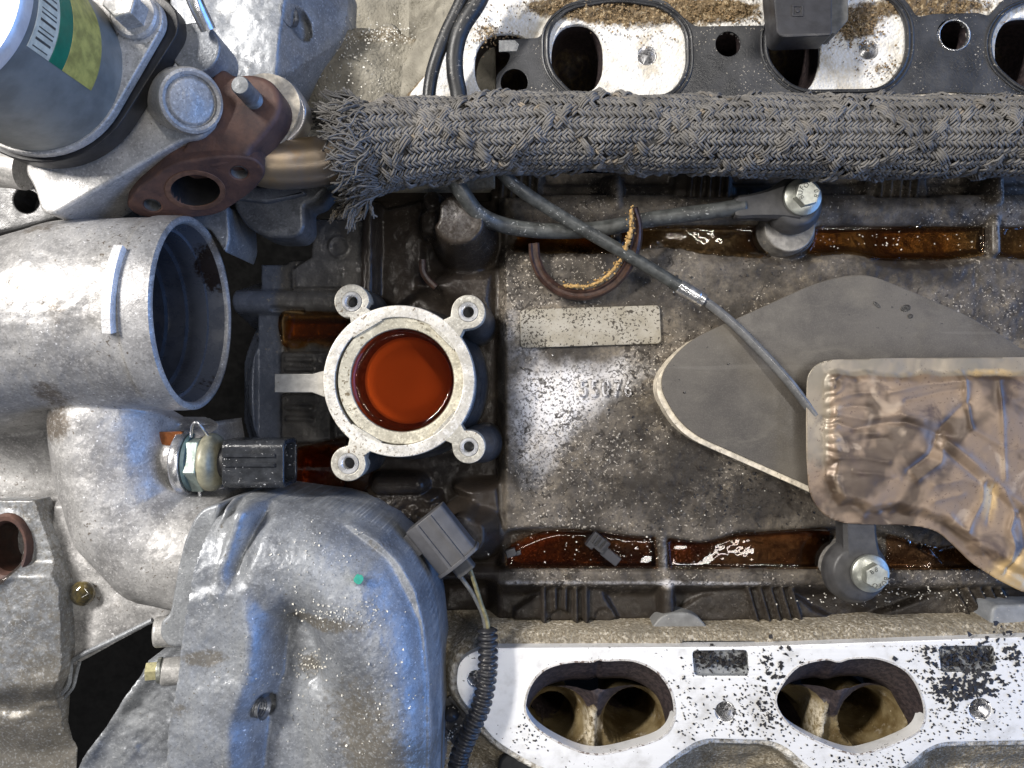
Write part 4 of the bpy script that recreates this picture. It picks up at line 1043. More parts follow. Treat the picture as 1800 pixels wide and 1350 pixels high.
k1 = knock("black knock sensor under a stamped hex bolt at the sleeve's lower edge, cable leaving left", 1402, 357, (1388, 398), [(1395, 357, 46), (1370, 358, 48), (1345, 361, 50), (1318, 364, 51), (1298, 366, 51), (1290, 366, 51)], 50, .25, [("BUFO", 13, 11, 1.2), ("08", 13, 11, -1.6)], 1411, 346)
k2 = knock("charcoal knock sensor under a stamped hex bolt just below the foil shield", 1512, 1008, (1500, 1004), [(1512, 1000, 44), (1508, 965, 46), (1506, 940, 46), (1505, 918, 46), (1505, 905, 46)], 57, .5, [("BUFO", 14, 11, 3.7), ("88", 12, 11, .5)], 1530, 1008)

# ================================================================ broken rubber ring
rg = thing("broken_rubber_ring", "broken brown rubber ring with torn tan edge, leaning on the cables", "rubber ring", wp(1030, 460, 10))
arc = [(938, 428, 18), (941, 456, 15), (954, 486, 13), (980, 509, 12), (1014, 519, 12), (1050, 514, 14), (1083, 494, 20), (1105, 464, 34), (1117, 430, 54), (1121, 396, 70), (1113, 366, 78)]
P = [tuple(wp(*p_)) for p_ in arc]
sec = [(-.62, -1.0), (.62, -1.0), (.8, -.6), (.8, .7), (.5, 1.0), (.2, .75), (-.2, .75), (-.5, 1.0), (-.8, .7), (-.8, -.6)]
obj("ring_band", tube([(*P[i], 11.5 if i < 9 else 8.5) for i in range(len(P))], 1, 10, 8, section=sec), RINGBROWN, rg)
parts = []
D2 = catmull([tuple(wp(x, y, z)) for x, y, z in ((990, 502, 24), (1036, 502, 26), (1068, 484, 31), (1090, 458, 45), (1103, 428, 65), (1110, 398, 81), (1109, 368, 90))], 10)
for i, p_ in enumerate(D2):
    for k in range(3):
        s_ = random.uniform(1.0, 2.4)*(1.2 if i > 40 else 1)
        q = p_ + np.array((random.gauss(-.5, 3.2), random.gauss(.5, 3.0), random.gauss(0, 2.0)))
        v = np.array([(0, 0, 1), (1, 0, 0), (0, 1, 0), (-1, 0, 0), (0, -1, 0), (0, 0, -1)])*s_*np.array([random.uniform(.5, 1.3) for _ in range(3)])
        parts.append((v + q, [[0, 1, 2], [0, 2, 3], [0, 3, 4], [0, 4, 1], [5, 2, 1], [5, 3, 2], [5, 4, 3], [5, 1, 4]]))
rr_ = np.array([3.2 + random.uniform(-1.4, 1.6) for _ in D2]); parts.append(tube(np.hstack([D2 + np.array([[random.gauss(0, .9) for _ in range(3)] for _ in D2]), rr_[:, None]]), 1, 7, 1, smooth=False))
obj("torn_edge", join(*parts), TORN, rg, label="ragged tan edge where the ring has torn", sharp=None)
rb2 = obj("rubber_strip", tube([tuple(wp(x, y, z)) for x, y, z in ((742, 456, 0), (743, 476, -4), (752, 492, -8), (766, 505, -10))], 6, 8, 6), RINGBROWN, base=wp(752, 490, -20)); tag(rb2, "short curl of brown rubber in the dark corner left of the upper blunt boss", "rubber scrap")

# ================================================================ diamond-shaped plate and foil shield
sp = thing("shield_plate", "flat grey-brown diamond-shaped plate with cream edge under the foil shield", "cover plate", wp(1480, 690, 0))
dia = rounded([(1120, 672), (1255, 585), (1470, 468), (1560, 480), (1730, 560), (1860, 650), (1860, 800), (1600, 930), (1420, 846), (1190, 748)], [96, 40, 80, 60, 70, 60, 60, 60, 40, 60], 10)
dia = rounded([(1152, 668), (1206, 600), (1440, 494), (1520, 478), (1730, 566), (1860, 660), (1860, 900), (1560, 920), (1420, 853), (1200, 756)], [40, 40, 60, 70, 80, 60, 60, 60, 20, 60], 10)
zt = 40
q = [tuple(wp(x, y, zt)[:2]) for x, y in dia]
obj("plate_top", plate(q, zt - 5, zt, 1.5), SHIELD, sp)
cxm = np.mean([a for a, b in q]); cym = np.mean([b for a, b in q])
obj("plate_edge", plate([(a - 7, b - 7) for a, b in q], -8, zt - 5, 1.2), CREAM, sp)

for x, y, r_, e_, t_ in ((1541, 536, 8, 3.4, -.7), (1592, 542, 9, 6, .3), (1600, 556, 5, 4, .2), (1280, 640, 2.5, 2, 0), (1203, 690, 2.6, 2.2, 0)):
    q = wp(x, y, zt); obj("oil_spot", plate(circle_pts(q[0], q[1], r_, 14, e_, t_), zt - .5, zt + .5, .3), plain("dark_oil_spot", (.025, .023, .022), .25), sp)
zf = 74
FO = [(1420, 690), (1421, 660), (1436, 639), (1462, 632), (1600, 629), (1900, 627), (1900, 1090), (1830, 1052), (1796, 1040), (1756, 1020), (1712, 992), (1682, 962), (1654, 936), (1620, 926), (1560, 924), (1490, 922), (1458, 912), (1436, 890), (1424, 862), (1420, 800)]
FOs = rounded(FO, 14, 3)
def crease(X, Y, pts, w, dep, sk=1.0):
    d = d_path(X, Y, pts); return .4*dep*np.exp(-np.abs(d/(w*.8))**1.25)*(.75 + .9*(fbm(X, Y, 40, 2, 93) + .3))
def fn_foil(X, Y):
    e = d_poly(X, Y, FOs)
    wob = fbm(X, Y, 26, 3, 91)*9
    inner = np.minimum(np.minimum(X - 1456, (Y - 657)), d_box(X, Y, 1456, 1000, .1, .1)*0 + 200)
    bot = -d_poly(X, Y, [(1400, 600), (1452, 600), (1452, 840), (1480, 880), (1530, 900), (1620, 903), (1668, 922), (1720, 972), (1900, 1052), (1900, 1200), (1400, 1200)])*-1
    inn = np.minimum(inner, bot)
    h = -7 + 11*ss(-6, 14, inn + wob) + 7*fbm(X, Y, 120, 2, 95)
    # crimped wrinkles along the left edge of the padded part
    h = h + 1.8*np.sin(Y/5.2 + 2*fbm(X, Y, 30, 2, 97)*6)*np.exp(-((X - 1463)/11)**2)*ss(650, 670, Y)*ss(840, 800, Y)
    fx, fy = 1650, 764
    h = h - 9*np.exp(-(np.hypot(X - fx, Y - fy)/20)**2)
    h = h + crease(X, Y, [(1452, 736), (1500, 754), (1560, 742), (1590, 742), (1622, 752), (fx, fy)], 6, -7) + crease(X, Y, [(1470, 728), (1520, 738), (1580, 728), (1620, 738)], 10, 6)
    h = h + crease(X, Y, [(fx, fy), (1632, 800), (1595, 828)], 7, -8) + crease(X, Y, [(fx + 6, fy + 16), (1650, 812), (1610, 842)], 9, 6)
    h = h + crease(X, Y, [(fx, fy), (1700, 805), (1750, 850), (1800, 892), (1860, 930)], 11, 8) + crease(X, Y, [(fx - 8, fy + 14), (1690, 818), (1740, 862), (1790, 905)], 6, -6)
    h = h + crease(X, Y, [(1655, 750), (1682, 722), (1700, 706)], 7, -6) + crease(X, Y, [(1560, 690), (1620, 676), (1690, 668)], 6, 4) + crease(X, Y, [(1590, 704), (1650, 690), (1688, 684)], 5, -3.5)
    h = h + crease(X, Y, [(1692, 655), (1695, 700), (1704, 752)], 5, 7) + crease(X, Y, [(1752, 655), (1756, 720), (1764, 840)], 5, 6) + crease(X, Y, [(1706, 754), (1766, 790), (1900, 780)], 6, 4) + crease(X, Y, [(1762, 700), (1900, 694)], 6, 4)
    for k, (ax, ay, bx, by) in enumerate(((1465, 700, 1540, 690), (1465, 720, 1530, 716), (1470, 770, 1540, 762), (1462, 786, 1560, 770), (1470, 805, 1560, 812), (1540, 850, 1600, 838), (1500, 830, 1580, 842))):
        h = h + crease(X, Y, [(ax, ay), ((ax + bx)/2, (ay + by)/2 - 4), (bx, by)], 5, (3.5, -3)[k % 2])
    # pushed-up folds at the lower right
    for pts_, w_, d_ in (([(1726, 846), (1724, 880), (1708, 912), (1700, 930)], 7, 9), ([(1746, 852), (1742, 890), (1736, 920)], 6, -6), ([(1762, 866), (1780, 900), (1770, 930), (1778, 960), (1766, 1000)], 7, 10), ([(1640, 852), (1690, 842), (1716, 848)], 10, 6), ([(1640, 880), (1690, 868)], 6, 4), ([(1792, 900), (1800, 960), (1776, 990), (1770, 1010)], 6, -7), ([(1668, 906), (1700, 940), (1740, 990), (1800, 1026)], 8, 5), ([(1520, 908), (1480, 872), (1462, 836)], 7, 5)):
        h = h + crease(X, Y, pts_, w_, d_)
    h = h + .5*fbm(X, Y, 16, 3, 99) - 4*ss(-12, 2, e)*0
    rim = ss(10, -2, inn + wob*.6)*ss(880, 760, Y)*.8 + .1
    yel = gauss(X, Y, 1790, 1010, 60, 40) + .7*gauss(X, Y, 1740, 880, 24, 40) + .6*gauss(X, Y, 1750, 655, 70, 10)
    return dict(h=h, keep=e, rim=rim, yellow=yel)
VF, AT = field(1410, 1900, 618, 1096, 2.6, fn_foil, zf)
fo = obj("foil_heat_shield", VF, FOIL, base=wp(1600, 780, 40), attrs=AT, sharp=None); tag(fo, "crumpled brown metal foil heat shield with rounded corner, over the diamond-shaped plate", "heat shield")
md = fo.modifiers.new("sheet", 'SOLIDIFY'); md.thickness = 2.0*K; md.offset = -1

# ================================================================ grey plug, its wires and the ribbed conduit
cn = thing("wire_connector", "grey two-wire plastic connector lying tilted on the blunt lower boss", "connector", wp(775, 950, 70))
zc = 96
a, b = wp(742, 905 + 15, zc), wp(812, 1008, zc)
ax = (b - a)/np.linalg.norm(b - a)
Mc = frame(wp(778, 950, zc), (0, 0, 1), (ax[0], ax[1], 0))
Lh, Wh = 48, 37
sec = rounded([(-Wh, -26), (Wh, -26), (Wh, 14), (Wh*.4, 24), (-Wh*.4, 24), (-Wh, 14)], 5, 4)
def prism_along_x(sec_, x0, x1, bev=1.5): 
    Mx = Matrix(((0, 0, 1, 0), (1, 0, 0, 0), (0, 1, 0, 0), (0, 0, 0, 1)))
    return plate(sec_, x0, x1, bev, M=Mc @ Mx)
obj("connector_shell", prism_along_x(sec, -Lh, Lh - 4, 2), GREYPL, cn)
for yy in (-13, 13): obj("shell_rib", prism_along_x([(yy - 3.5, 20), (yy + 3.5, 20), (yy + 2.5, 27), (yy - 2.5, 27)], -Lh + 2, Lh - 6, .8), GREYPL, cn)
obj("rear_rim", prism_along_x(rounded([(-Wh - 3, -28), (Wh + 3, -28), (Wh + 3, 16), (Wh*.4, 27), (-Wh*.4, 27), (-Wh - 3, 16)], 6, 4), Lh - 9, Lh - 3, 1.2), GREYPL, cn)
obj("latch", prism_along_x([(-Wh - 12, -8), (-Wh + 2, -8), (-Wh + 2, 8), (-Wh - 12, 8)], -Lh + 4, -4, 1.5), GREYPL, cn)
obj("wire_seal", prism_along_x(rounded([(-17, -12), (17, -12), (17, 12), (-17, 12)], 6, 4), Lh - 6, Lh + 17, 1.5), plain("dark_wire_seal", (.05, .05, .05), .5), cn)
wy = plain("dusty_yellow_wire", (.16, .145, .075), .5, 0, .3, 8, .2, 3); wg = plain("grey_wire", (.12, .12, .115), .5, 0, .3, 8, .2, 3)
def pw(lst): return [tuple(wp(x, y, z)) for x, y, z in lst]
obj("yellow_wire", tube(pw([(826, 1000, 96), (836, 1030, 92), (846, 1062, 88), (856, 1090, 88), (859, 1115, 88)]), 3.6, 10, 8), wy, cn)
obj("grey_wire", tube(pw([(810, 1014, 94), (830, 1042, 90), (846, 1074, 86), (852, 1096, 86), (854, 1115, 86)]), 3.6, 10, 8), wg, cn)
cd = thing("ribbed_conduit", "black ribbed wiring conduit hanging down over the white head face to the bottom edge", "conduit", wp(845, 1230, 70))
cp = catmull(pw([(857, 1104, 88), (858, 1140, 90), (856, 1190, 92), (846, 1240, 94), (826, 1285, 94), (808, 1330, 92), (800, 1380, 90)]), 40)
Sd = np.concatenate([[0], np.cumsum(np.linalg.norm(np.diff(cp, axis=0), axis=1))])
ss_ = np.arange(0, Sd[-1], 1.25); PP = np.stack([np.interp(ss_, Sd, cp[:, k]) for k in range(3)], 1)
ph = (ss_ % 11.5)/11.5; rad = 14.2 + 2.4*np.clip(np.sin(ph*2*np.pi)*2.2, -1, 1); rad[0:3] = (11, 13, 14)
obj("corrugated_tube", tube(np.hstack([PP, rad[:, None]]), 1, 22, 1, smooth=False), plain("black_conduit", (.024, .024, .027), .4, 0, .3, 14, .25, 3, (.3, .28, .25)), cd, sharp=None)

# ================================================================ small loose things
cl = thing("broken_clip", "small broken black plastic clip lying in the brown oil", "clip", wp(1060, 960, -6))
Mk = frame(wp(1060, 962, -2), (0, 0, 1), (.78, -.62, 0))
obj("clip_body", xf(box(-12, 2, -6, 34, 24, 10, 1.5), Mk), RUBBER_CLEAN, cl); obj("clip_tongue", xf(box(20, -4, -4, 34, 17, 7, 1.5), Mk), RUBBER_CLEAN, cl)
for x in (-20, -11, -2): obj("clip_rib", xf(box(x, 5, 8, 4, 18, 14, .8), Mk), RUBBER_CLEAN, cl)
obj("clip_hook", xf(box(-22, -10, -4, 14, 10, 12, 1.5), Mk), RUBBER_CLEAN, cl)
s2 = obj("plastic_scrap", join(xf(box(0, 0, -10, 18, 14, 4, 2), frame(wp(898, 972, 0), (0.1, .1, 1), (1, .3, 0))), xf(box(12, -4, -10, 10, 8, 2, 2), frame(wp(898, 972, 0), (0.1, .1, 1), (1, .3, 0)))), RUBBER_CLEAN, base=wp(898, 972, -8)); tag(s2, "tiny black plastic scrap at the left end of the brown oil puddle", "plastic scrap")
bk = thing("black_plug", "black square plastic plug hanging over a port at the top edge", "plug", wp(1420, 20, 60))
zb = 130
obj("plug_body", plate([tuple(wp(x, y, zb)[:2]) for x, y in rounded([(1352, -90), (1464, -90), (1463, 62), (1366, 66)], [4, 4, 6, 16], 4)], zb - 50, zb, 3), RUBBER_CLEAN, bk)
obj("plug_side", plate([tuple(wp(x, y, 100)[:2]) for x, y in rounded([(1462, -90), (1490, -90), (1492, 34), (1470, 60), (1455, 58)], 5, 4)], 60, 100, 2), plain("grey_plug_side", (.10, .098, .09), .5, 0, .25, 12, .2, 3), bk)
Mq = Matrix.Translation((*wp(1402, 19, zb)[:2], zb))
obj("moulded_square", plate([(-9, -9), (9, -9), (9, 9), (-9, 9)], -.5, 1.6, .5, [[(-6, -6), (6, -6), (6, 6), (-6, 6)]], M=Mq), RUBBER_CLEAN, bk); obj("moulded_mark", plate(circle_pts(0, 0, 3.4, 12), -.5, 1.4, .4, M=Mq), RUBBER_CLEAN, bk)
hs = "black rubber hose running down from the top edge to the sleeve, "
wire("rubber_hose", hs + "left of the two", [(830, -60, 120), (812, 0, 116), (784, 60, 108), (765, 110, 100), (756, 150, 92), (752, 200, 84)], 11, RUBBER, "hose", 18, "hoses at the top")
wire("rubber_hose", hs + "right of the two", [(868, -60, 120), (842, 0, 118), (812, 48, 112), (800, 90, 104), (800, 130, 98), (806, 165, 92), (810, 210, 86)], 14, RUBBER, "hose", 18, "hoses at the top")
for x0, y0, x1, y1, z0, lb in ((1148, 1106, 1244, 1165, -20, "grey rounded plastic lug tucked against the lower head edge, right of the long conduit"),):
    q = [tuple(wp(a, b, 6)[:2]) for a, b in rounded([(1134, 1165), (1144, 1104), (1168, 1077), (1220, 1077), (1246, 1104), (1254, 1165)], [4, 14, 18, 18, 14, 4], 5)]
    tag(obj("plastic_lug", plate(q, -50, 6, 4, res=2), plain("dusty_grey_plastic", (.17, .17, .165), .55, 0, .2, 20, .2, 3, (.4, .38, .33)), base=wp(1195, 1120, -50)), lb, "plastic lug")
q = [tuple(wp(a, b, 30)[:2]) for a, b in rounded([(1738, 1130), (1745, 1064), (1900, 1062), (1900, 1130)], [6, 14, 6, 6], 5)]
tag(obj("plastic_block", join(plate(q, -40, 30, 5, res=2)), plain("blue_grey_plastic", (.20, .21, .225), .5, 0, .15, 20, .2, 3, (.4, .38, .35)), base=wp(1790, 1100, -40)), "blue-grey plastic block at the right edge above the lower head", "plastic block")
q = [tuple(wp(a, b, 20)[:2]) for a, b in rounded([(872, 1380), (876, 1336), (900, 1318), (926, 1322), (950, 1350), (960, 1390)], 16, 5)]
tag(obj("rubber_plug", plate(q, -30, 20, 6, res=2), RUBBER, base=wp(905, 1345, -30)), "round black rubber plug half hidden at the bottom edge right of the conduit", "rubber plug")
ck = thing("black_bracket", "small oily black bracket with knob behind the conduit, beside the big casting", "bracket", wp(800, 1270, 0))
Mk = frame(wp(800, 1272, 20), (.1, .2, 1), (.62, -.78, 0))
obj("bracket_base", xf(box(0, 0, -18, 84, 38, 0, 2), Mk), RUBBER_CLEAN, ck)
for s_ in (-1, 1): obj("bracket_rail", xf(box(0, s_*20, -2, 84, 6, 6, 1), Mk), RUBBER_CLEAN, ck)
obj("knob", lathe([(.001, 24), (6, 23), (12, 17), (14, 8), (13, -2)], 20, Mk @ Matrix.Translation((-18, 6, 0))), RUBBER_CLEAN, ck)
obj("screw_ring", ring(6, 10, -1, 3, .8, 24, Mk @ Matrix.Translation((12, -4, 0))), RUBBER_CLEAN, ck)
# loose pale grains and dark crumbs on the cover
pts = [wp(random.uniform(900, 1400), random.uniform(460, 930), 1.0) for _ in range(70)] + [wp(random.gauss(1060, 90), random.gauss(965, 14), -6) for _ in range(46)] + [wp(random.gauss(1560, 90), random.gauss(1045, 12), -6) for _ in range(120)] + [wp(random.gauss(1560, 120), random.gauss(424, 9), -7) for _ in range(60)] + [wp(random.gauss(790, 25), random.gauss(1290, 40), 30) for _ in range(140)]
o = obj("pale_grains", chips(pts, .9, 2.4, 1.4, flat=.5), CHIPW, base=wp(1200, 900, 0)); tag(o, "pale sand grains scattered over the oily cover", "debris", kind="stuff")
pts = [wp(random.uniform(900, 1420), random.uniform(470, 930), .4) for _ in range(160)] + [wp(random.gauss(1300, 90), random.gauss(860, 40), .4) for _ in range(200)]
o = obj("dark_crumbs", chips(pts, 1.0, 3.6, 1.6, flat=.5), CHIP, base=wp(1250, 850, 0)); tag(o, "dark crumbs of carbon scattered over the cover", "debris", kind="stuff")
# ================================================================ throat and water pipe: one pale casting on the left
ZT = 150
th_ = thing("throat_casting", "pale sand-cast aluminium throat tube with wide round mouth, flowing into a bent water pipe below", "engine casting", wp(200, 700, -60))
fT = f_of(ZT)
def capr(X, Y, a, b, ra, rb, za, zb):
    """top of a tube lying from a to b (plan), radii and heights at both ends"""
    ax, ay = a; bx, by = b; dx, dy = bx - ax, by - ay
    t = np.clip(((X - ax)*dx + (Y - ay)*dy)/(dx*dx + dy*dy), 0, 1)
    d = np.hypot(X - ax - t*dx, Y - ay - t*dy); r = ra + (rb - ra)*t; z = za + (zb - za)*t
    return z + fT*np.where(d < r, np.sqrt(np.maximum(r*r - d*d, 0)), -(d - r)*3.2)
def fn_throat(X, Y):
    n1 = fbm(X, Y, 60, 2, 101); n2 = fbm(X, Y, 10, 3, 106)
    tub = capr(X, Y, (420, 552), (150, 552), 169, 163, 0, 0); tub = np.maximum(tub, capr(X, Y, (150, 552), (40, 572), 163, 152, 0, 0)); tub = np.maximum(tub, capr(X, Y, (40, 572), (-120, 600), 152, 150, 0, 0))
    pts = [(168, 740), (178, 830), (206, 915), (262, 972), (350, 992)]; el = None
    for i, (a, b) in enumerate(zip(pts[:-1], pts[1:])):
        e = capr(X, Y, a, b, (98, 100, 104, 106)[i], (100, 104, 106, 106)[i], (-40, -46, -50, -52)[i], (-46, -50, -52, -52)[i])
        el = e if el is None else np.maximum(el, e)
    h = smax(tub, el, 26)
    bs = capr(X, Y, (215, 812), (350, 812), 54, 50, -62, -62); h = smax(h, bs, 14)
    # deck round the pipe: flat shelf to the left, sagging away
    deck = -128 + n1*10 - 60*ss(1000, 1080, Y)*ss(90, 110, X) + 40*ss(120, 20, X)*ss(860, 760, Y)
    deck = pad(deck, d_poly(X, Y, [(20, 900), (70, 900), (106, 990), (180, 1040), (290, 1110), (206, 1150), (40, 1240), (-20, 1230)]), -98 + n1*5, 20); h = smax(h, deck, 14)
    # boss running out to the plug under the throat mouth
    h = smax(h, np.where(d_poly(X, Y, [(120, 690), (300, 720), (345, 790), (300, 800), (160, 790)]) < 0, -70, -140) + n1*6, 16)
    n_edge = n2*1.1 + n1*3
    keep = d_poly(X, Y, [(-130, 420), (60, 380), (345, 370), (345, 735), (354, 790), (354, 864), (370, 880), (366, 980), (350, 1100), (300, 1108), (262, 1108), (205, 1135), (45, 1222), (-20, 1190), (-130, 1010)])
    ker = np.where((X > 300) & (Y < 735), np.maximum(keep, X - 300), keep)
    dirt_and_shading = .8*gauss(X, Y, 118, 745, 40, 30) + .55*gauss(X, Y, 140, 690, 30, 24) + .6*gauss(X, Y, 78, 860, 16, 90) + .35*gauss(X, Y, 200, 560, 30, 60) + .6*gauss(X, Y, 110, 985, 26, 40) + .45*gauss(X, Y, 130, 420, 50, 16) + .35*gauss(X, Y, 225, 1060, 40, 20) + .3*gauss(X, Y, 150, 1100, 40, 30)
    oil = .75*gauss(X, Y, 158, 1052, 26, 26)*ss(60, 20, np.hypot(X - 150, Y - 1060))
    return dict(h=h + n_edge, keep=ker, dirt_and_shading=dirt_and_shading, oil=oil)
VF, AT = field(-130, 372, 366, 1262, 3.0, fn_throat, ZT, skirt=-40, open_edge=lambda a, b: (a > 285) & (b < 745))
obj("casting_body", VF, ALU, th_, attrs=AT, sharp=None)
# round mouth: axis along +x
q = wp(345, 552, ZT); Mm = frame((q[0], q[1], ZT), (1, 0, 0), (0, 0, 1))
R = 150.0
prof_out = [(R - .5, -44), (R, -40), (R, -16), (R - 1, -8), (R - 1, -3), (R - 4, 0), (R - 8, .5), (R - 11, -2), (R - 13, -6), (R - 15, -22), (R - 17, -34)]
V_, F_ = lathe(prof_out, 112, Mm); obj("mouth_rim", (V_, F_), ALU, th_)
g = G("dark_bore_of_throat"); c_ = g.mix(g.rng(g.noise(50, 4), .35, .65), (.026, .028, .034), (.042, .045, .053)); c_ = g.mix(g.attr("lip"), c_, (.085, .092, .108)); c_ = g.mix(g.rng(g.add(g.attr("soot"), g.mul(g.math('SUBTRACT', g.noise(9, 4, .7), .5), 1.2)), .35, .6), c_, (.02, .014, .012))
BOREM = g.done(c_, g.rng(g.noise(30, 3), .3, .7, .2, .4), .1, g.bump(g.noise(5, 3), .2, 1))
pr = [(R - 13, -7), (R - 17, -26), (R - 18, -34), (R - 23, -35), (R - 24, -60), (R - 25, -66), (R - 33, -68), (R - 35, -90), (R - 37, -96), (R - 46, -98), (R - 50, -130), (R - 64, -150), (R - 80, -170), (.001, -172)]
V_, F_ = lathe(pr, 112, Mm)
sp_ = []; lip_ = []
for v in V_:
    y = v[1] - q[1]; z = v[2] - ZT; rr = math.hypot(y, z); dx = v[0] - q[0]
    lip_.append(1.0 if dx > -36 else 0.0)  # lip lighter than the bore: light on the first step put into colour
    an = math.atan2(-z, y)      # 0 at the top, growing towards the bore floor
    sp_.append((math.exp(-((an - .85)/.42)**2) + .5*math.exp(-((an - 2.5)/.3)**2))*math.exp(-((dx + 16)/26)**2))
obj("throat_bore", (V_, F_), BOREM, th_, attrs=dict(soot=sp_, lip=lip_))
# cast bar on the tube
Mb = Matrix.Translation((0, 0, 0)); a = wp(197, 432, 302); b = wp(189, 584, 302); mid = (a + b)/2; d_ = (b - a); bp = [(a[0] + (b[0] - a[0])*t, a[1] + (b[1] - a[1])*t) for t in np.linspace(0, 1, 12)]; bp = [(x, y, 150 + math.sqrt(150**2 - (y - (CY - 552)*f_of(150))**2) + 2) for x, y in bp]
obj("cast_bar", tube(bp, 1, 8, 2, section=[(-7.5, -12), (7.5, -12), (7.5, 5), (6, 8), (-6, 8), (-7.5, 5)]), cast_metal("scuffed_bar_face", (.66, .65, .64), (.74, .73, .72), (.3, .27, .24), .42, .3, .8, .66, (.9, .9, .9)), th_)
# tiny amber window of oil in the pocket by the plug
q1 = [tuple(wp(x, y, 126)[:2]) for x, y in rounded([(274, 759), (320, 758), (322, 782), (276, 786)], 4, 4)]
tag(obj("oil_puddle", plate(q1, 96, 126, 1.5), plain("trapped_brown_oil", (.20, .07, .025), .06, 0, .3, 12, .25, 6, coat=.5), base=wp(297, 770, 88)), "small brown oil patch on the pipe boss left of the brass sensor", "oil puddle", "oil lying on the valley cover")
# oily droplet in its hole
q = wp(145, 1043, 62); M = Matrix.Translation((q[0], q[1], 62))
g = G("olive_oil_drop"); DROP = g.done(g.mix(g.rng(g.noise(14, 3), .35, .65), (.035, .03, .018), (.11, .085, .03)), .04, 0, None, coat=1.0)
dr = obj("oil_drop", lathe([(21*math.cos(t), 14*math.sin(t)) for t in np.linspace(-.5, 1.55, 12)] + [(.001, 14)], 32, M), DROP, base=wp(145, 1043, 52)); tag(dr, "dome of olive-coloured oil filling a hole beside the bent water pipe", "oil drop")

# ================================================================ lower left: timing cover with a rusty hole
lc = thing("timing_cover", "grey speckled cover in the lower left corner with a rusty round hole", "engine cover", wp(40, 1180, -80))
def fn_tc(X, Y):
    n1 = fbm(X, Y, 50, 2, 121); n2 = fbm(X, Y, 9, 3, 126)
    h = np.zeros(X.shape) + n1*6
    h = h + 26*np.sqrt(np.maximum(0, 1 - ((X - 20)/110)**2))*ss(985, 1010, Y) - 30*ss(985, 1015, Y)*ss(118, 96, X)*0
    h = h - 46*ss(1190, 1260, Y) - 20*ss(1280, 1350, Y)
    h = h + 6*np.exp(-((Y - 1262 + (X - 50)*.25 + fbm(X, Y, 40, 2, 128)*20)/12)**2) 
    hole = np.hypot((X - 10)/1.0, (Y - 963)/1.5)
    h = h + 8*np.exp(-((hole - 37)/6)**2) - 130*ss(35, 30, hole)
    keep = d_poly(X, Y, [(-130, 880), (60, 880), (100, 1000), (112, 1030), (117, 1152), (112, 1190), (96, 1225), (92, 1290), (105, 1340), (100, 1420), (-130, 1420)])
    h = h + n2*1.3
    return dict(h=h, keep=keep, dirt_and_shading=.35 + .3*gauss(X, Y, 90, 1200, 40, 40) + .6*ss(1180, 1270, Y), oil=.95*ss(44, 36, hole))  # lower end darkened in colour for the shadow lying there
VF, AT = field(-130, 124, 880, 1420, 3.0, fn_tc, 78, skirt=34)
obj("cover_casting", VF, ALU2, lc, attrs=AT, sharp=None)
q = wp(11, 963, 86); M = Matrix.Translation((q[0], q[1], 0)) @ Matrix.Diagonal((1, 1.45, 1, 1))
obj("hole_rim", lathe([(26, 20), (27, 78), (31, 88), (36, 90), (39, 86), (40, 76)], 44, M), RUST, lc)
obj("hole_wall", lathe([(27, 80), (25, 20), (24, -30), (.001, -30)], 40, M), plain("oily_brown_bore", (.025, .009, .005), .5, 0, .4, 14, .3, 4), lc)
# thin gasket lips at the right edge
obj("gasket_lip", tube([tuple(wp(x, y, z)) for x, y, z in ((268, 1090, 72), (200, 1124, 66), (132, 1158, 60), (124, 1180, 58), (120, 1204, 58), (104, 1224, 56), (92, 1244, 54), (93, 1280, 50))], 4, 8, 6), ALU2, lc)
obj("gasket_lip", tube([tuple(wp(x, y, z)) for x, y, z in ((140, 1162, 52), (134, 1186, 50), (128, 1208, 50), (112, 1228, 48), (104, 1242, 46), (106, 1290, 44))], 3, 8, 6), ALU2, lc)

# rough bracket behind the big cover
rk = obj("rough_bracket", field(100, 340, 1150, 1420, 3.2, lambda X, Y: dict(h=fbm(X, Y, 60, 2, 131)*16 + fbm(X, Y, 9, 3, 133)*3 + 10*np.exp(-((X + (Y - 1180)*.72 - 262)/16)**2), keep=d_poly(X, Y, [(110, 1420), (150, 1330), (196, 1268), (250, 1186), (262, 1160), (345, 1160), (345, 1420)]), dirt_and_shading=.2 + .6*gauss(X, Y, 250, 1330, 50, 20) + .5*ss(10, -14, -d_poly(X, Y, [(110, 1420), (150, 1330), (196, 1268), (250, 1186), (262, 1160), (345, 1160), (345, 1420)]) - 14)), 70, skirt=-60)[0], ALU2, base=wp(230, 1290, -60), sharp=None)
tag(rk, "rough grey bracket with ragged left edge, under the big cast cover at the bottom", "bracket")

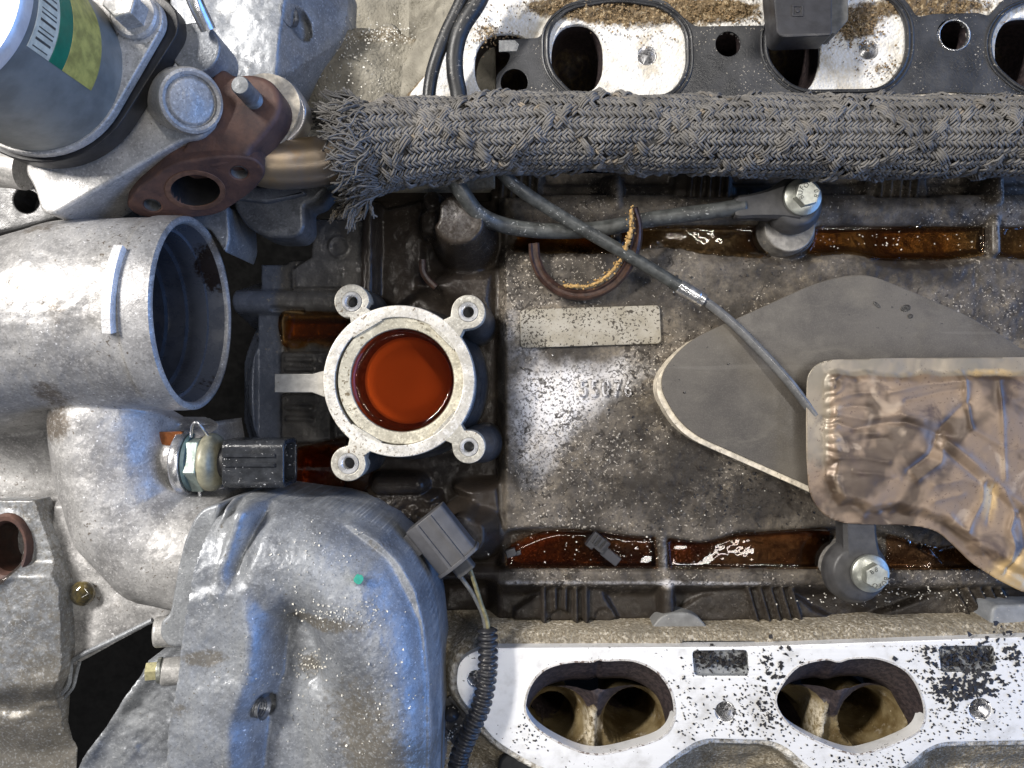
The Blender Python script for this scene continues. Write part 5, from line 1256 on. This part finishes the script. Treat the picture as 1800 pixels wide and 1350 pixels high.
# ================================================================ big rounded water outlet cover
ZC = 180
cv = thing("water_outlet_cover", "big rounded blue-grey cast cover with a green paint dot, threaded side hole and bolted flange", "engine cover", wp(540, 1150, -40))
fC = f_of(ZC)
OUTC = [(403, 876), (440, 877), (500, 886), (560, 893), (620, 910), (672, 940), (712, 980), (742, 1032), (758, 1100), (767, 1190), (768, 1300), (764, 1450), (318, 1420), (323, 1324), (333, 1237), (348, 1160), (352, 1112), (362, 1045), (373, 978), (388, 922)]
OUTCs = rounded(OUTC, 10, 3)
def fn_cov(X, Y):
    n1 = fbm(X, Y, 70, 2, 141); n2 = fbm(X, Y, 10, 3, 146)
    e = d_poly(X, Y, OUTCs)
    # bent tube: from the left flange round and down
    P = [(330, 1000), (470, 996), (540, 1010), (600, 1056), (632, 1120), (642, 1200), (642, 1460)]
    h = np.full(X.shape, -120.0)
    for a, b in zip(P[:-1], P[1:]):
        ax, ay = a; bx, by = b; dx, dy = bx - ax, by - ay
        t = np.clip(((X - ax)*dx + (Y - ay)*dy)/(dx*dx + dy*dy), 0, 1); d = np.hypot(X - ax - t*dx, Y - ay - t*dy)
        r = 116; h = np.maximum(h, -36 + .86*np.sqrt(np.maximum(r*r - d*d, 0)) - np.maximum(d - r, 0)*2)
    # hollow in the inner bend, dropping to the lower floor
    h = h - 40*gauss(X, Y, 600, 1270, 80, 110) - 64*gauss(X, Y, 528, 1150, 34, 90) - 40*gauss(X, Y, 500, 1290, 30, 90)
    # left block with its steep right side
    blk = d_poly(X, Y, [(300, 1060), (400, 1010), (462, 1016), (474, 1090), (466, 1170), (440, 1240), (430, 1450), (250, 1450)])
    h = smax(h, 66 - 130*ss(-14, 86, blk) + n1*5 - ss(1250, 1400, Y)*20, 16)
    # slanting rib and flange bead
    h = ridge(h, d_seg(X, Y, (446, 900), (412, 1024)) , 15, 64, 14)
    h = h - 17*np.exp(-(d_seg(X, Y, (466, 905), (438, 990))/15)**2)
    h = smax(h, 44 - 40*ss(404, 420, X + (Y - 890)*.24) - 60*ss(-14, 2, e), 10)
    # lower ridge running away at the bottom right
    h = ridge(h, d_seg(X, Y, (580, 1225), (600, 1420)), 44, 20, 24); h = h - 20*gauss(X, Y, 640, 1370, 90, 60)
    # threaded hole in the steep side
    hol = np.hypot((X - 474)/.5, Y - 1230)
    h = h - 26*ss(26, 19, hol)
    # lip round the outside
    rim = -50 + n2
    lip = np.where((X > 380), ss(-30, -22, e)*ss(-1, -6, e), 0)
    h = smax(h, rim + 26*ss(0, -9, e) - 10*np.exp(-((e + 12)/2.2)**2) - 8*np.exp(-((e + 22)/2.0)**2), 8)
    h = h + n1*3 + n2*1.2 + fbm(X, Y, 4.5, 2, 149)*.6
    dirt_and_shading = 1.0*gauss(X, Y, 390, 1130, 34, 14) + .8*gauss(X, Y, 560, 1075, 50, 14) + .55*gauss(X, Y, 545, 1165, 24, 18) + .5*gauss(X, Y, 640, 1240, 90, 90) + .6*gauss(X, Y, 700, 1330, 80, 50) + .45*gauss(X, Y, 345, 1215, 30, 16) + .35*gauss(X, Y, 660, 960, 40, 20) + .4*gauss(X, Y, 630, 1080, 60, 14)
    return dict(h=h, keep=e, dirt_and_shading=dirt_and_shading, oil=.25*gauss(X, Y, 700, 1200, 60, 140))
VF, AT = field(280, 776, 876, 1440, 2.8, fn_cov, ZC, skirt=-40)
obj("cover_casting", VF, ALU2, cv, attrs=AT, sharp=None)
q = wp(628, 1021, 244); gd = obj("paint_dot", plate([(a*random.uniform(.85, 1.12), b*random.uniform(.85, 1.1)) for a, b in circle_pts(0, 0, 6.6, 14, 7.4)], -6, 1.2, .4, M=frame((q[0], q[1], 235.5), (.28, .24, 1))), plain("green_paint", (.02, .30, .21), .5, 0, .15, 5, .2, 2), cv, label="small green paint dot")
q = wp(384, 992, 236); obj("cast_knob", cyl(10, -8, 4, 3, 20, Matrix.Translation((q[0], q[1], 232)), 8), ALU3, cv)
Mh = frame(wp(463, 1245, 214) , (.95, 0, .3), (0, 1, 0))
obj("threaded_hole", lathe([(16.5, 2), (15.5, 0)] + [(14.6 - 1.5*(k % 2), -1 - k*2.2) for k in range(12)] + [(.001, -27)], 32, Mh), plain("dark_thread", (.16, .17, .19), .35, .5), cv)
# flange of the water pipe, seam, and its bolts
fl = [(340, 912), (356, 894), (388, 884), (378, 920), (360, 985), (348, 1050), (337, 1110), (334, 1140), (296, 1138), (280, 1120), (282, 1092), (298, 1080), (310, 1010), (322, 955)]
q = [tuple(wp(a, b, 208)[:2]) for a, b in rounded(fl, 10, 4)]
obj("pipe_flange", plate(q, 20, 208, 5, res=3), ALU2, cv)
for (x, y, z, r, l) in ((300, 1108, 150, 27, 44), (306, 1178, 120, 25, 40)):
    Mx = frame(wp(x + 18, y, z), (-1, 0, .25), (0, 0, 1)); obj("bolt_boss", cyl(r*fC, -20, l - 6, 5, 32, Mx), ALU3, cv)
Mx = frame(wp(286, 1178, 130), (-1, 0, .25), (0, 0, 1))
bb = obj("flange_bolt", cyl(20, 0, 7, 1.5, 32, Mx), ZINC, cv); obj("bolt_head", plate(hexagon(15, .3), 6, 24, 1.5, M=Mx, res=2), plain("yellow_zinc", (.62, .58, .34), .36, .6, .2, 8, .3, 3), bb)
# loose grit on the casting
pts = []
for n, cx, cy, sx, sy, z in ((70, 570, 1075, 34, 12, 222), (60, 620, 1080, 30, 14, 232), (60, 545, 1165, 18, 12, 170), (40, 640, 1260, 50, 50, 214), (50, 560, 960, 60, 40, 250), (40, 500, 1200, 40, 40, 168), (30, 690, 1200, 40, 50, 220)):
    for _ in range(n): pts.append((random.gauss(cx, sx), random.gauss(cy, sy)))
bpy.context.view_layer.update()
tgt = [o for o in bpy.data.objects if o.name.startswith("cover_casting") and o.parent == cv][0]
def drop(pxs, target, z=600):
    """settle grains on a surface"""
    inv = Matrix.Translation(target.matrix_world.translation); out = []
    for x, y in pxs:
        zz = 200.0
        for _ in range(4):
            p = wp(x, y, zz); o_ = Vector((p[0]*K, p[1]*K, z*K)) - inv.translation
            ok, loc, nrm, _i = target.ray_cast(o_, Vector((0, 0, -1)))
            if not ok: break
            zz = (loc.z + inv.translation.z)/K
        if ok: out.append(np.array((p[0], p[1], zz + .2)))
    return out
GRAIN = plain("dusty_grains", (.62, .60, .54), .6, 0, .5, 5)
o = obj("dust_grains", chips(drop(pts, tgt), .9, 2.5, 1.2, flat=.5), GRAIN, base=wp(580, 1080, 200)); tag(o, "pale grit lying in the hollows of the big cast cover", "debris", kind="stuff")

# ================================================================ brass sensor with its black plug
ts = thing("temperature_sensor", "brass hex coolant sensor with black socket, pointing right below the throat mouth", "sensor", wp(400, 812, 40))
zs = 104
def Ms(x): return frame(wp(x, 812, zs), (1, 0, 0), (0, 0, 1))
M = Ms(318); fs = f_of(zs); 
obj("retaining_clip", lathe([(47, 0), (50, 1), (52, 4), (52, 12), (49, 16), (40, 17)], 48, M), STEEL, ts)
obj("clip_wire", tube([tuple(wp(x, y, z)) for x, y, z in ((336, 768, 128), (338, 748, 136), (346, 742, 138), (356, 752, 132), (366, 766, 120))], 2.2, 8, 6), STEEL, ts)
obj("clip_tail", tube([tuple(wp(x, y, z)) for x, y, z in ((349, 852, 110), (351, 868, 106), (352, 882, 104))], 3, 8, 6), STEEL, ts)
obj("seal_ring", lathe([(40, 15), (44, 16), (47, 19), (46, 24), (40, 26)], 40, M), plain("dark_teal_seal", (.06, .10, .11), .45, 0, .2, 10), ts)
obj("hex_body", xf(plate(hexagon(48, .26), 22, 42, 2.5, res=2), M), OLIVE, ts)
obj("collar", lathe([(30, 40), (44, 42), (47, 46), (47, 54), (43, 60), (34, 66), (24, 68), (.001, 68)], 44, M), TAN, ts)
obj("plug_neck", cyl(25, 62, 86, 2, 32, M), RUBBER_CLEAN, ts)
Mx = M
bodysec = rounded([(-38, -30), (-30, -38), (30, -38), (38, -30), (38, 30), (30, 38), (-30, 38), (-38, 30)], 6, 4)
inner = [(a*.80, b*.80) for a, b in bodysec]
WET = plain("oily_black_plastic", (.028, .03, .034), .2, 0, .3, 14, .5, 4, (.55, .55, .55))
obj("plug_shell", plate(bodysec, 80, 178, 3, [inner], M=Mx, res=2), WET, ts)
obj("plug_back", plate([(a*.96, b*.96) for a, b in bodysec], 80, 130, 3, M=Mx, res=2), WET, ts)
for k in (-15, 0): obj("plug_rib", xf(plate([(36, k - 3), (42, k - 3), (42, k + 3), (36, k + 3)], 84, 164, 1), Mx), WET, ts)
obj("contact_pin", xf(box(0, -8, 120, 8, 3, 160, .5), Mx), STEEL, ts); obj("contact_pin", xf(box(0, 8, 120, 8, 3, 160, .5), Mx), STEEL, ts)

# ================================================================ EGR style valve at the top left, nearest the camera
ev = thing("exhaust_valve_unit", "grey canister valve with green and yellow label, bolted to a rusty iron elbow", "valve unit", wp(200, 200, 60))
zb_, zt_ = 305, 505
q = wp(60, 112, zb_); rC = 152*f_of(zb_); Mc2 = Matrix.Translation((q[0], q[1], 0))
obj("canister", lathe([(rC, zb_ - 10), (rC, zt_ - 14), (rC - 2, zt_ - 6), (rC - 8, zt_)], 120, Mc2), MOTOR, ev)
obj("canister_rim", lathe([(rC - .5, zt_ - 16), (rC + 2.5, zt_ - 14), (rC + 2.5, zt_ - 3), (rC - 1, zt_ + 2), (rC - 10, zt_ + 3), (rC - 16, zt_ - 2), (.001, zt_ - 2)], 120, Mc2), plain("pale_rim_metal", (.66, .66, .68), .4, .4, .1, 20, .2, 3), ev)
# label wrapped round the canister: white printed band, green band, yellow band
def band(name, a0, a1, z0, z1, mat, par, d=.6, n=24):
    return obj(name, lathe([(rC + d - .5, z0), (rC + d, z0 + .3), (rC + d, z1 - .3), (rC + d - .5, z1)], n, Mc2, a0, a1), mat, par)
A0, A1 = math.radians(-62), math.radians(-6)
lbw = plain("cream_label_paper", (.62, .59, .46), .5, 0, .18, 14, .1, 3); lbg = plain("green_label_band", (.005, .16, .085), .42, 0, .15, 20, .1, 3); lby = plain("yellow_label_band", (.44, .37, .09), .5, 0, .3, 16, .1, 3); lbk = plain("dark_label_print", (.07, .065, .055), .5)
A0 = math.radians(-28); A1 = math.radians(34)
lab = band("label_paper", A0, A1, 440, 479, lbw, ev)
band("green_band", A0, A1, 414, 439.4, lbg, lab); band("yellow_band", A0, A1, 352, 413.4, lby, lab)
for k in range(15):
    a = A0 + math.radians(2.0 + k*3.6 + (k % 3)*.5); band("barcode_bar", a, a + math.radians((.7, 1.4, .9)[k % 3]), 446, 473, lbk, lab, .9, 2)
# light flange plate with its bolt ear
def tangent_outline(c0, r0, c1, r1, n=40):
    """outline round two circles"""
    d = np.array(c1) - np.array(c0); L = np.hypot(*d); a = math.atan2(d[1], d[0]); b = math.acos((r0 - r1)/L)
    o1 = [(c0[0] + r0*math.cos(t), c0[1] + r0*math.sin(t)) for t in np.linspace(a + b, a + 2*math.pi - b, n)]
    o2 = [(c1[0] + r1*math.cos(t), c1[1] + r1*math.sin(t)) for t in np.linspace(a - b, a + b, n//2)]
    return o1 + o2
zfl = 300; cA = wp(62, 112, zfl)[:2]; cB = wp(240, 32, zfl)[:2]
obj("flange_plate", plate(tangent_outline(cA, 160*f_of(zfl), cB, 46*f_of(zfl)), zfl - 16, zfl, 3, res=2), ALU3, ev)
obj("black_spacer", plate(tangent_outline(wp(75, 116, 282)[:2], 170*f_of(282), wp(262, 42, 282)[:2], 52*f_of(282)), 250, 283, 2, res=2), BLACKPL, ev)
q = wp(239, 30, 300); Mb2 = Matrix.Translation((q[0], q[1], 300))
hb = obj("flange_bolt", lathe([(.001, 0), (31, 0), (32, 2), (32, 7), (29, 10), (.001, 11)], 44, Mb2), ALU3, ev); obj("bolt_head", plate(hexagon(23, .25), 8, 44, 3, M=Mb2, res=2), ALU3, hb)
# light body below with the capped round boss
zl = 240
lob = [(300, 122), (372, 150), (380, 218), (352, 244), (322, 246), (92, 378), (72, 372), (60, 330), (42, 300), (52, 262), (100, 240), (160, 250), (230, 180)]
obj("lower_body", plate([tuple(wp(a, b, zl)[:2]) for a, b in rounded(lob, 14, 4)], 120, zl, 5, res=3), ALU3, ev)
Md = frame(wp(338, 178, 272), (.62, -.30, .72), (0, 0, 1))
obj("capped_boss", lathe([(45, -110), (45, -8), (43, -2), (39, 0), (35, -2), (34, -7), (33, -7.5), (31, -4), (28, -2), (.001, -1)], 56, Md), ALU3, ev)
q = wp(345, 86, 250); obj("round_spacer", cyl(36, -70, 6, 4, 40, Matrix.Translation((q[0], q[1], 250))), ALU2, ev)
obj("black_bracket", plate([tuple(wp(a, b, 225)[:2]) for a, b in rounded([(300, 70), (340, 50), (380, 62), (398, 96), (386, 130), (362, 160), (330, 140)], 16, 5)], 205, 226, 3, res=2), BLACKPL, ev)
obj("link_rod", tube([tuple(wp(x, y, z)) for x, y, z in ((322, -60, 300), (342, 0, 290), (366, 52, 268))], 11, 18, 6), STEEL, ev)
# rusty elbow: flat upper flange with a stud, and the oval flange facing down the picture
zr = 232
rb1 = [(370, 128), (392, 118), (408, 132), (440, 128), (476, 138), (496, 170), (490, 205), (462, 240), (440, 262), (436, 276), (380, 292), (300, 296), (330, 240), (360, 200)]
obj("elbow_casting", plate([tuple(wp(a, b, zr)[:2]) for a, b in rounded(rb1, 18, 5)], 168, zr, 9, res=3), RUST, ev)
Mo = frame(wp(343, 334, 196), (.16, -.84, .52), (.955, .24, .17))
zO = rounded([(-82, -8), (-60, -26), (0, -44), (58, -28), (86, -10), (86, 12), (60, 28), (0, 42), (-58, 26), (-84, 10)], 16, 5)
def hole_pts(x, y, r, ry=None): return circle_pts(x, y, r, 28, ry)
fl_ = obj("oval_flange", plate([(a*1.30, b*1.32) for a, b in zO], -60, 0, 4, [hole_pts(0, -1, 36, 30), hole_pts(-74, -1, 11.5), hole_pts(75, 2, 11.5)], M=Mo, res=3), RUST, ev)
obj("bore_ring", plate(hole_pts(0, -1, 44, 38), -4, 1.4, .6, [hole_pts(0, -1, 36, 30)], M=Mo), plain("lighter_rust", (.14, .075, .05), .6, .1, .3, 10, .4, 3), fl_)
obj("flange_bore", xf(lathe([(36, 0), (35, -60), (.001, -62)], 36, Mo @ Matrix.Translation((0, -1, 0)), sy=.82), Matrix.Identity(4)), plain("sooty_bore", (.012, .012, .014), .6), fl_)
for x, y in ((-74, -1), (75, 2)): obj("bolt_hole", lathe([(11.5, -1), (11, -40), (.001, -41)], 24, Mo @ Matrix.Translation((x, y, 0))), STUD, fl_)
q = wp(446, 176, zr); Mt = Matrix.Translation((q[0], q[1], zr))
st_ = obj("stud", lathe([(13, -4)] + [(13.5 - 1.6*(k % 2), k*1.9) for k in range(9)] + [(13, 18), (13, 52), (11.5, 55), (.001, 55.5)], 30, Mt), STUD, ev)
obj("gasket_ring", plate([tuple(wp(a, b, 164)[:2]) for a, b in rounded([(418, 140), (470, 126), (512, 142), (532, 180), (520, 222), (486, 262), (440, 300)], 22, 5)], 158, 166, 1), CREAM, ev)
obj("steel_flange", plate([tuple(wp(a, b, 156)[:2]) for a, b in rounded([(424, 146), (480, 132), (520, 146), (541, 190), (534, 226), (500, 256), (452, 318), (430, 300)], 22, 5)], 118, 157, 5, res=3), plain("heat_stained_steel", (.46, .45, .46), .35, .6, .2, 30, .2, 3), ev)
# ================================================================ cast block at the top with the slanted blue-lit side
blk = thing("engine_block_corner", "tall pale casting at the top with a threaded hole in its steep right side", "engine casting", wp(480, 80, -60))
def fn_blk(X, Y):
    n1 = fbm(X, Y, 60, 2, 161); n2 = fbm(X, Y, 9, 3, 166)
    e = X + (Y - 60)*.12
    h = 0 + n1*10 - 150*np.clip((e - 489)/84, 0, 1)**.95*ss(480, 500, e)
    h = h - ss(470, 500, X)*3 - 20*ss(150, 230, Y)
    hol = np.hypot((X - 514)/.5, Y - 18); h = h - 34*ss(27, 21, hol)
    for k in range(3): h = h + 3*np.exp(-((X*.55 + Y - 430 + k*26)/4)**2)*ss(560, 580, X)
    keep = d_poly(X, Y, [(300, -120), (580, -120), (576, -30), (564, 8), (505, 104), (470, 150), (430, 330), (300, 330)])
    return dict(h=h + n2*1.4, keep=keep, dirt_and_shading=.25*gauss(X, Y, 400, 20, 30, 30))
VF, AT = field(300, 616, -110, 330, 3.0, fn_blk, 120, skirt=-90)
obj("block_casting", VF, ALU2, blk, attrs=AT, sharp=None)
Mh = frame(wp(508, 25, 98), (.9, 0, .45), (0, 1, 0)); obj("threaded_hole", lathe([(21, 2), (20, 0)] + [(19 - 1.8*(k % 2), -1 - k*2.4) for k in range(12)] + [(.001, -30)], 30, Mh), plain("dark_thread_block", (.12, .13, .15), .35, .5), blk)
# gritty valley wall between that block and the upper head
def fn_gv(X, Y):
    n1 = fbm(X, Y, 50, 2, 171); n2 = fbm(X, Y, 8, 3, 176)
    h = np.zeros(X.shape) + n1*12
    h = h + 26*ss(1.25, .35, np.hypot((X - 620)/84, (Y - 165)/78)) - 170*ss(52, 34, Y + n1*34)*ss(800, 760, X)
    h = h + n2*3*ss(.3, .9, gauss(X, Y, 720, 60, 90, 18) + gauss(X, Y, 740, 140, 26, 40))
    pl = 1.0 - .9*gauss(X, Y, 700, 62, 120, 16) - .6*gauss(X, Y, 735, 140, 22, 40) - .35*gauss(X, Y, 610, 130, 60, 14)
    return dict(h=h, plain=pl, bright=.3*gauss(X, Y, 640, 140, 40, 40))
VF, AT = field(520, 870, -100, 330, 3.4, fn_gv, -30, skirt=-160)
gv = obj("gritty_side_casting", VF, HEADGRIT, base=wp(680, 120, -160), attrs=AT, sharp=None); tag(gv, "dull gritty casting with a smooth hump between the pale block and the upper head", "engine casting")
pts = [(random.gauss(620, 50), random.gauss(120, 40)) for _ in range(150)] + [(random.gauss(700, 50), random.gauss(62, 10)) for _ in range(160)]
o = obj("sand_grains", chips([wp(x, y, -14 + 26*math.exp(-((x - 620)/70)**2 - ((y - 165)/60)**2)) for x, y in pts], 1.0, 2.6, 2.0, flat=.5), GRAIN, base=wp(650, 100, -30)); tag(o, "pale sand grains on the gritty casting at the top", "debris", kind="stuff")
# grey tube end and block behind the rusty flange
pcs = obj("rear_casting", plate([tuple(wp(a, b, 96)[:2]) for a, b in rounded([(108, 348), (230, 330), (400, 360), (404, 420), (396, 446), (370, 404), (300, 384), (130, 396), (106, 380)], 8, 4)], -40, 96, 5, res=2), ALU2, base=wp(250, 370, -40)); tag(pcs, "pale casting wedge between the rusty flange and the throat tube", "engine casting")
LUGM = cast_metal("dull_shaded_casting", (.085, .09, .10), (.12, .125, .135), (.05, .045, .04), .4, .3, .4, .68)  # darkened blue-grey base colour holds the shade on this lug
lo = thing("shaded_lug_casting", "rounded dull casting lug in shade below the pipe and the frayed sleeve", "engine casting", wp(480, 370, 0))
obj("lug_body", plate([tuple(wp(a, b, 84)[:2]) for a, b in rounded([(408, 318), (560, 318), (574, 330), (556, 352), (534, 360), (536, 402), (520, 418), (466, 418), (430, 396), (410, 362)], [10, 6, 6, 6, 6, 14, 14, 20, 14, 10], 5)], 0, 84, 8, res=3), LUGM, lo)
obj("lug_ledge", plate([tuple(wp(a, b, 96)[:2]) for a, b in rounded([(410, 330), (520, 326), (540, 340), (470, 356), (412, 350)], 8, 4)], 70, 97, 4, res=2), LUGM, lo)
q = obj("end_tube", tube([tuple(wp(x, y, 150)) for x, y in ((-60, 292), (10, 296), (44, 300))], 30, 28, 4), ALU3, base=wp(10, 296, 120)); tag(q, "short pale tube end at the left edge behind the valve unit", "tube")
q = obj("dark_left_cover", plate([tuple(wp(a, b, 30)[:2]) for a, b in rounded([(-80, 320), (60, 330), (110, 380), (40, 400), (-80, 430)], 10, 4)], -30, 30, 4, holes=[[tuple(wp(a, b, 30)[:2]) for a, b in circle_pts(46, 352, 22, 24)]]), DARKCAST, base=wp(20, 360, -30)); q.name = "dark_cover"; tag(q, "dark cover with a round hole at the left edge under the valve unit", "engine cover")  # same dark casting colour as the neck skirt
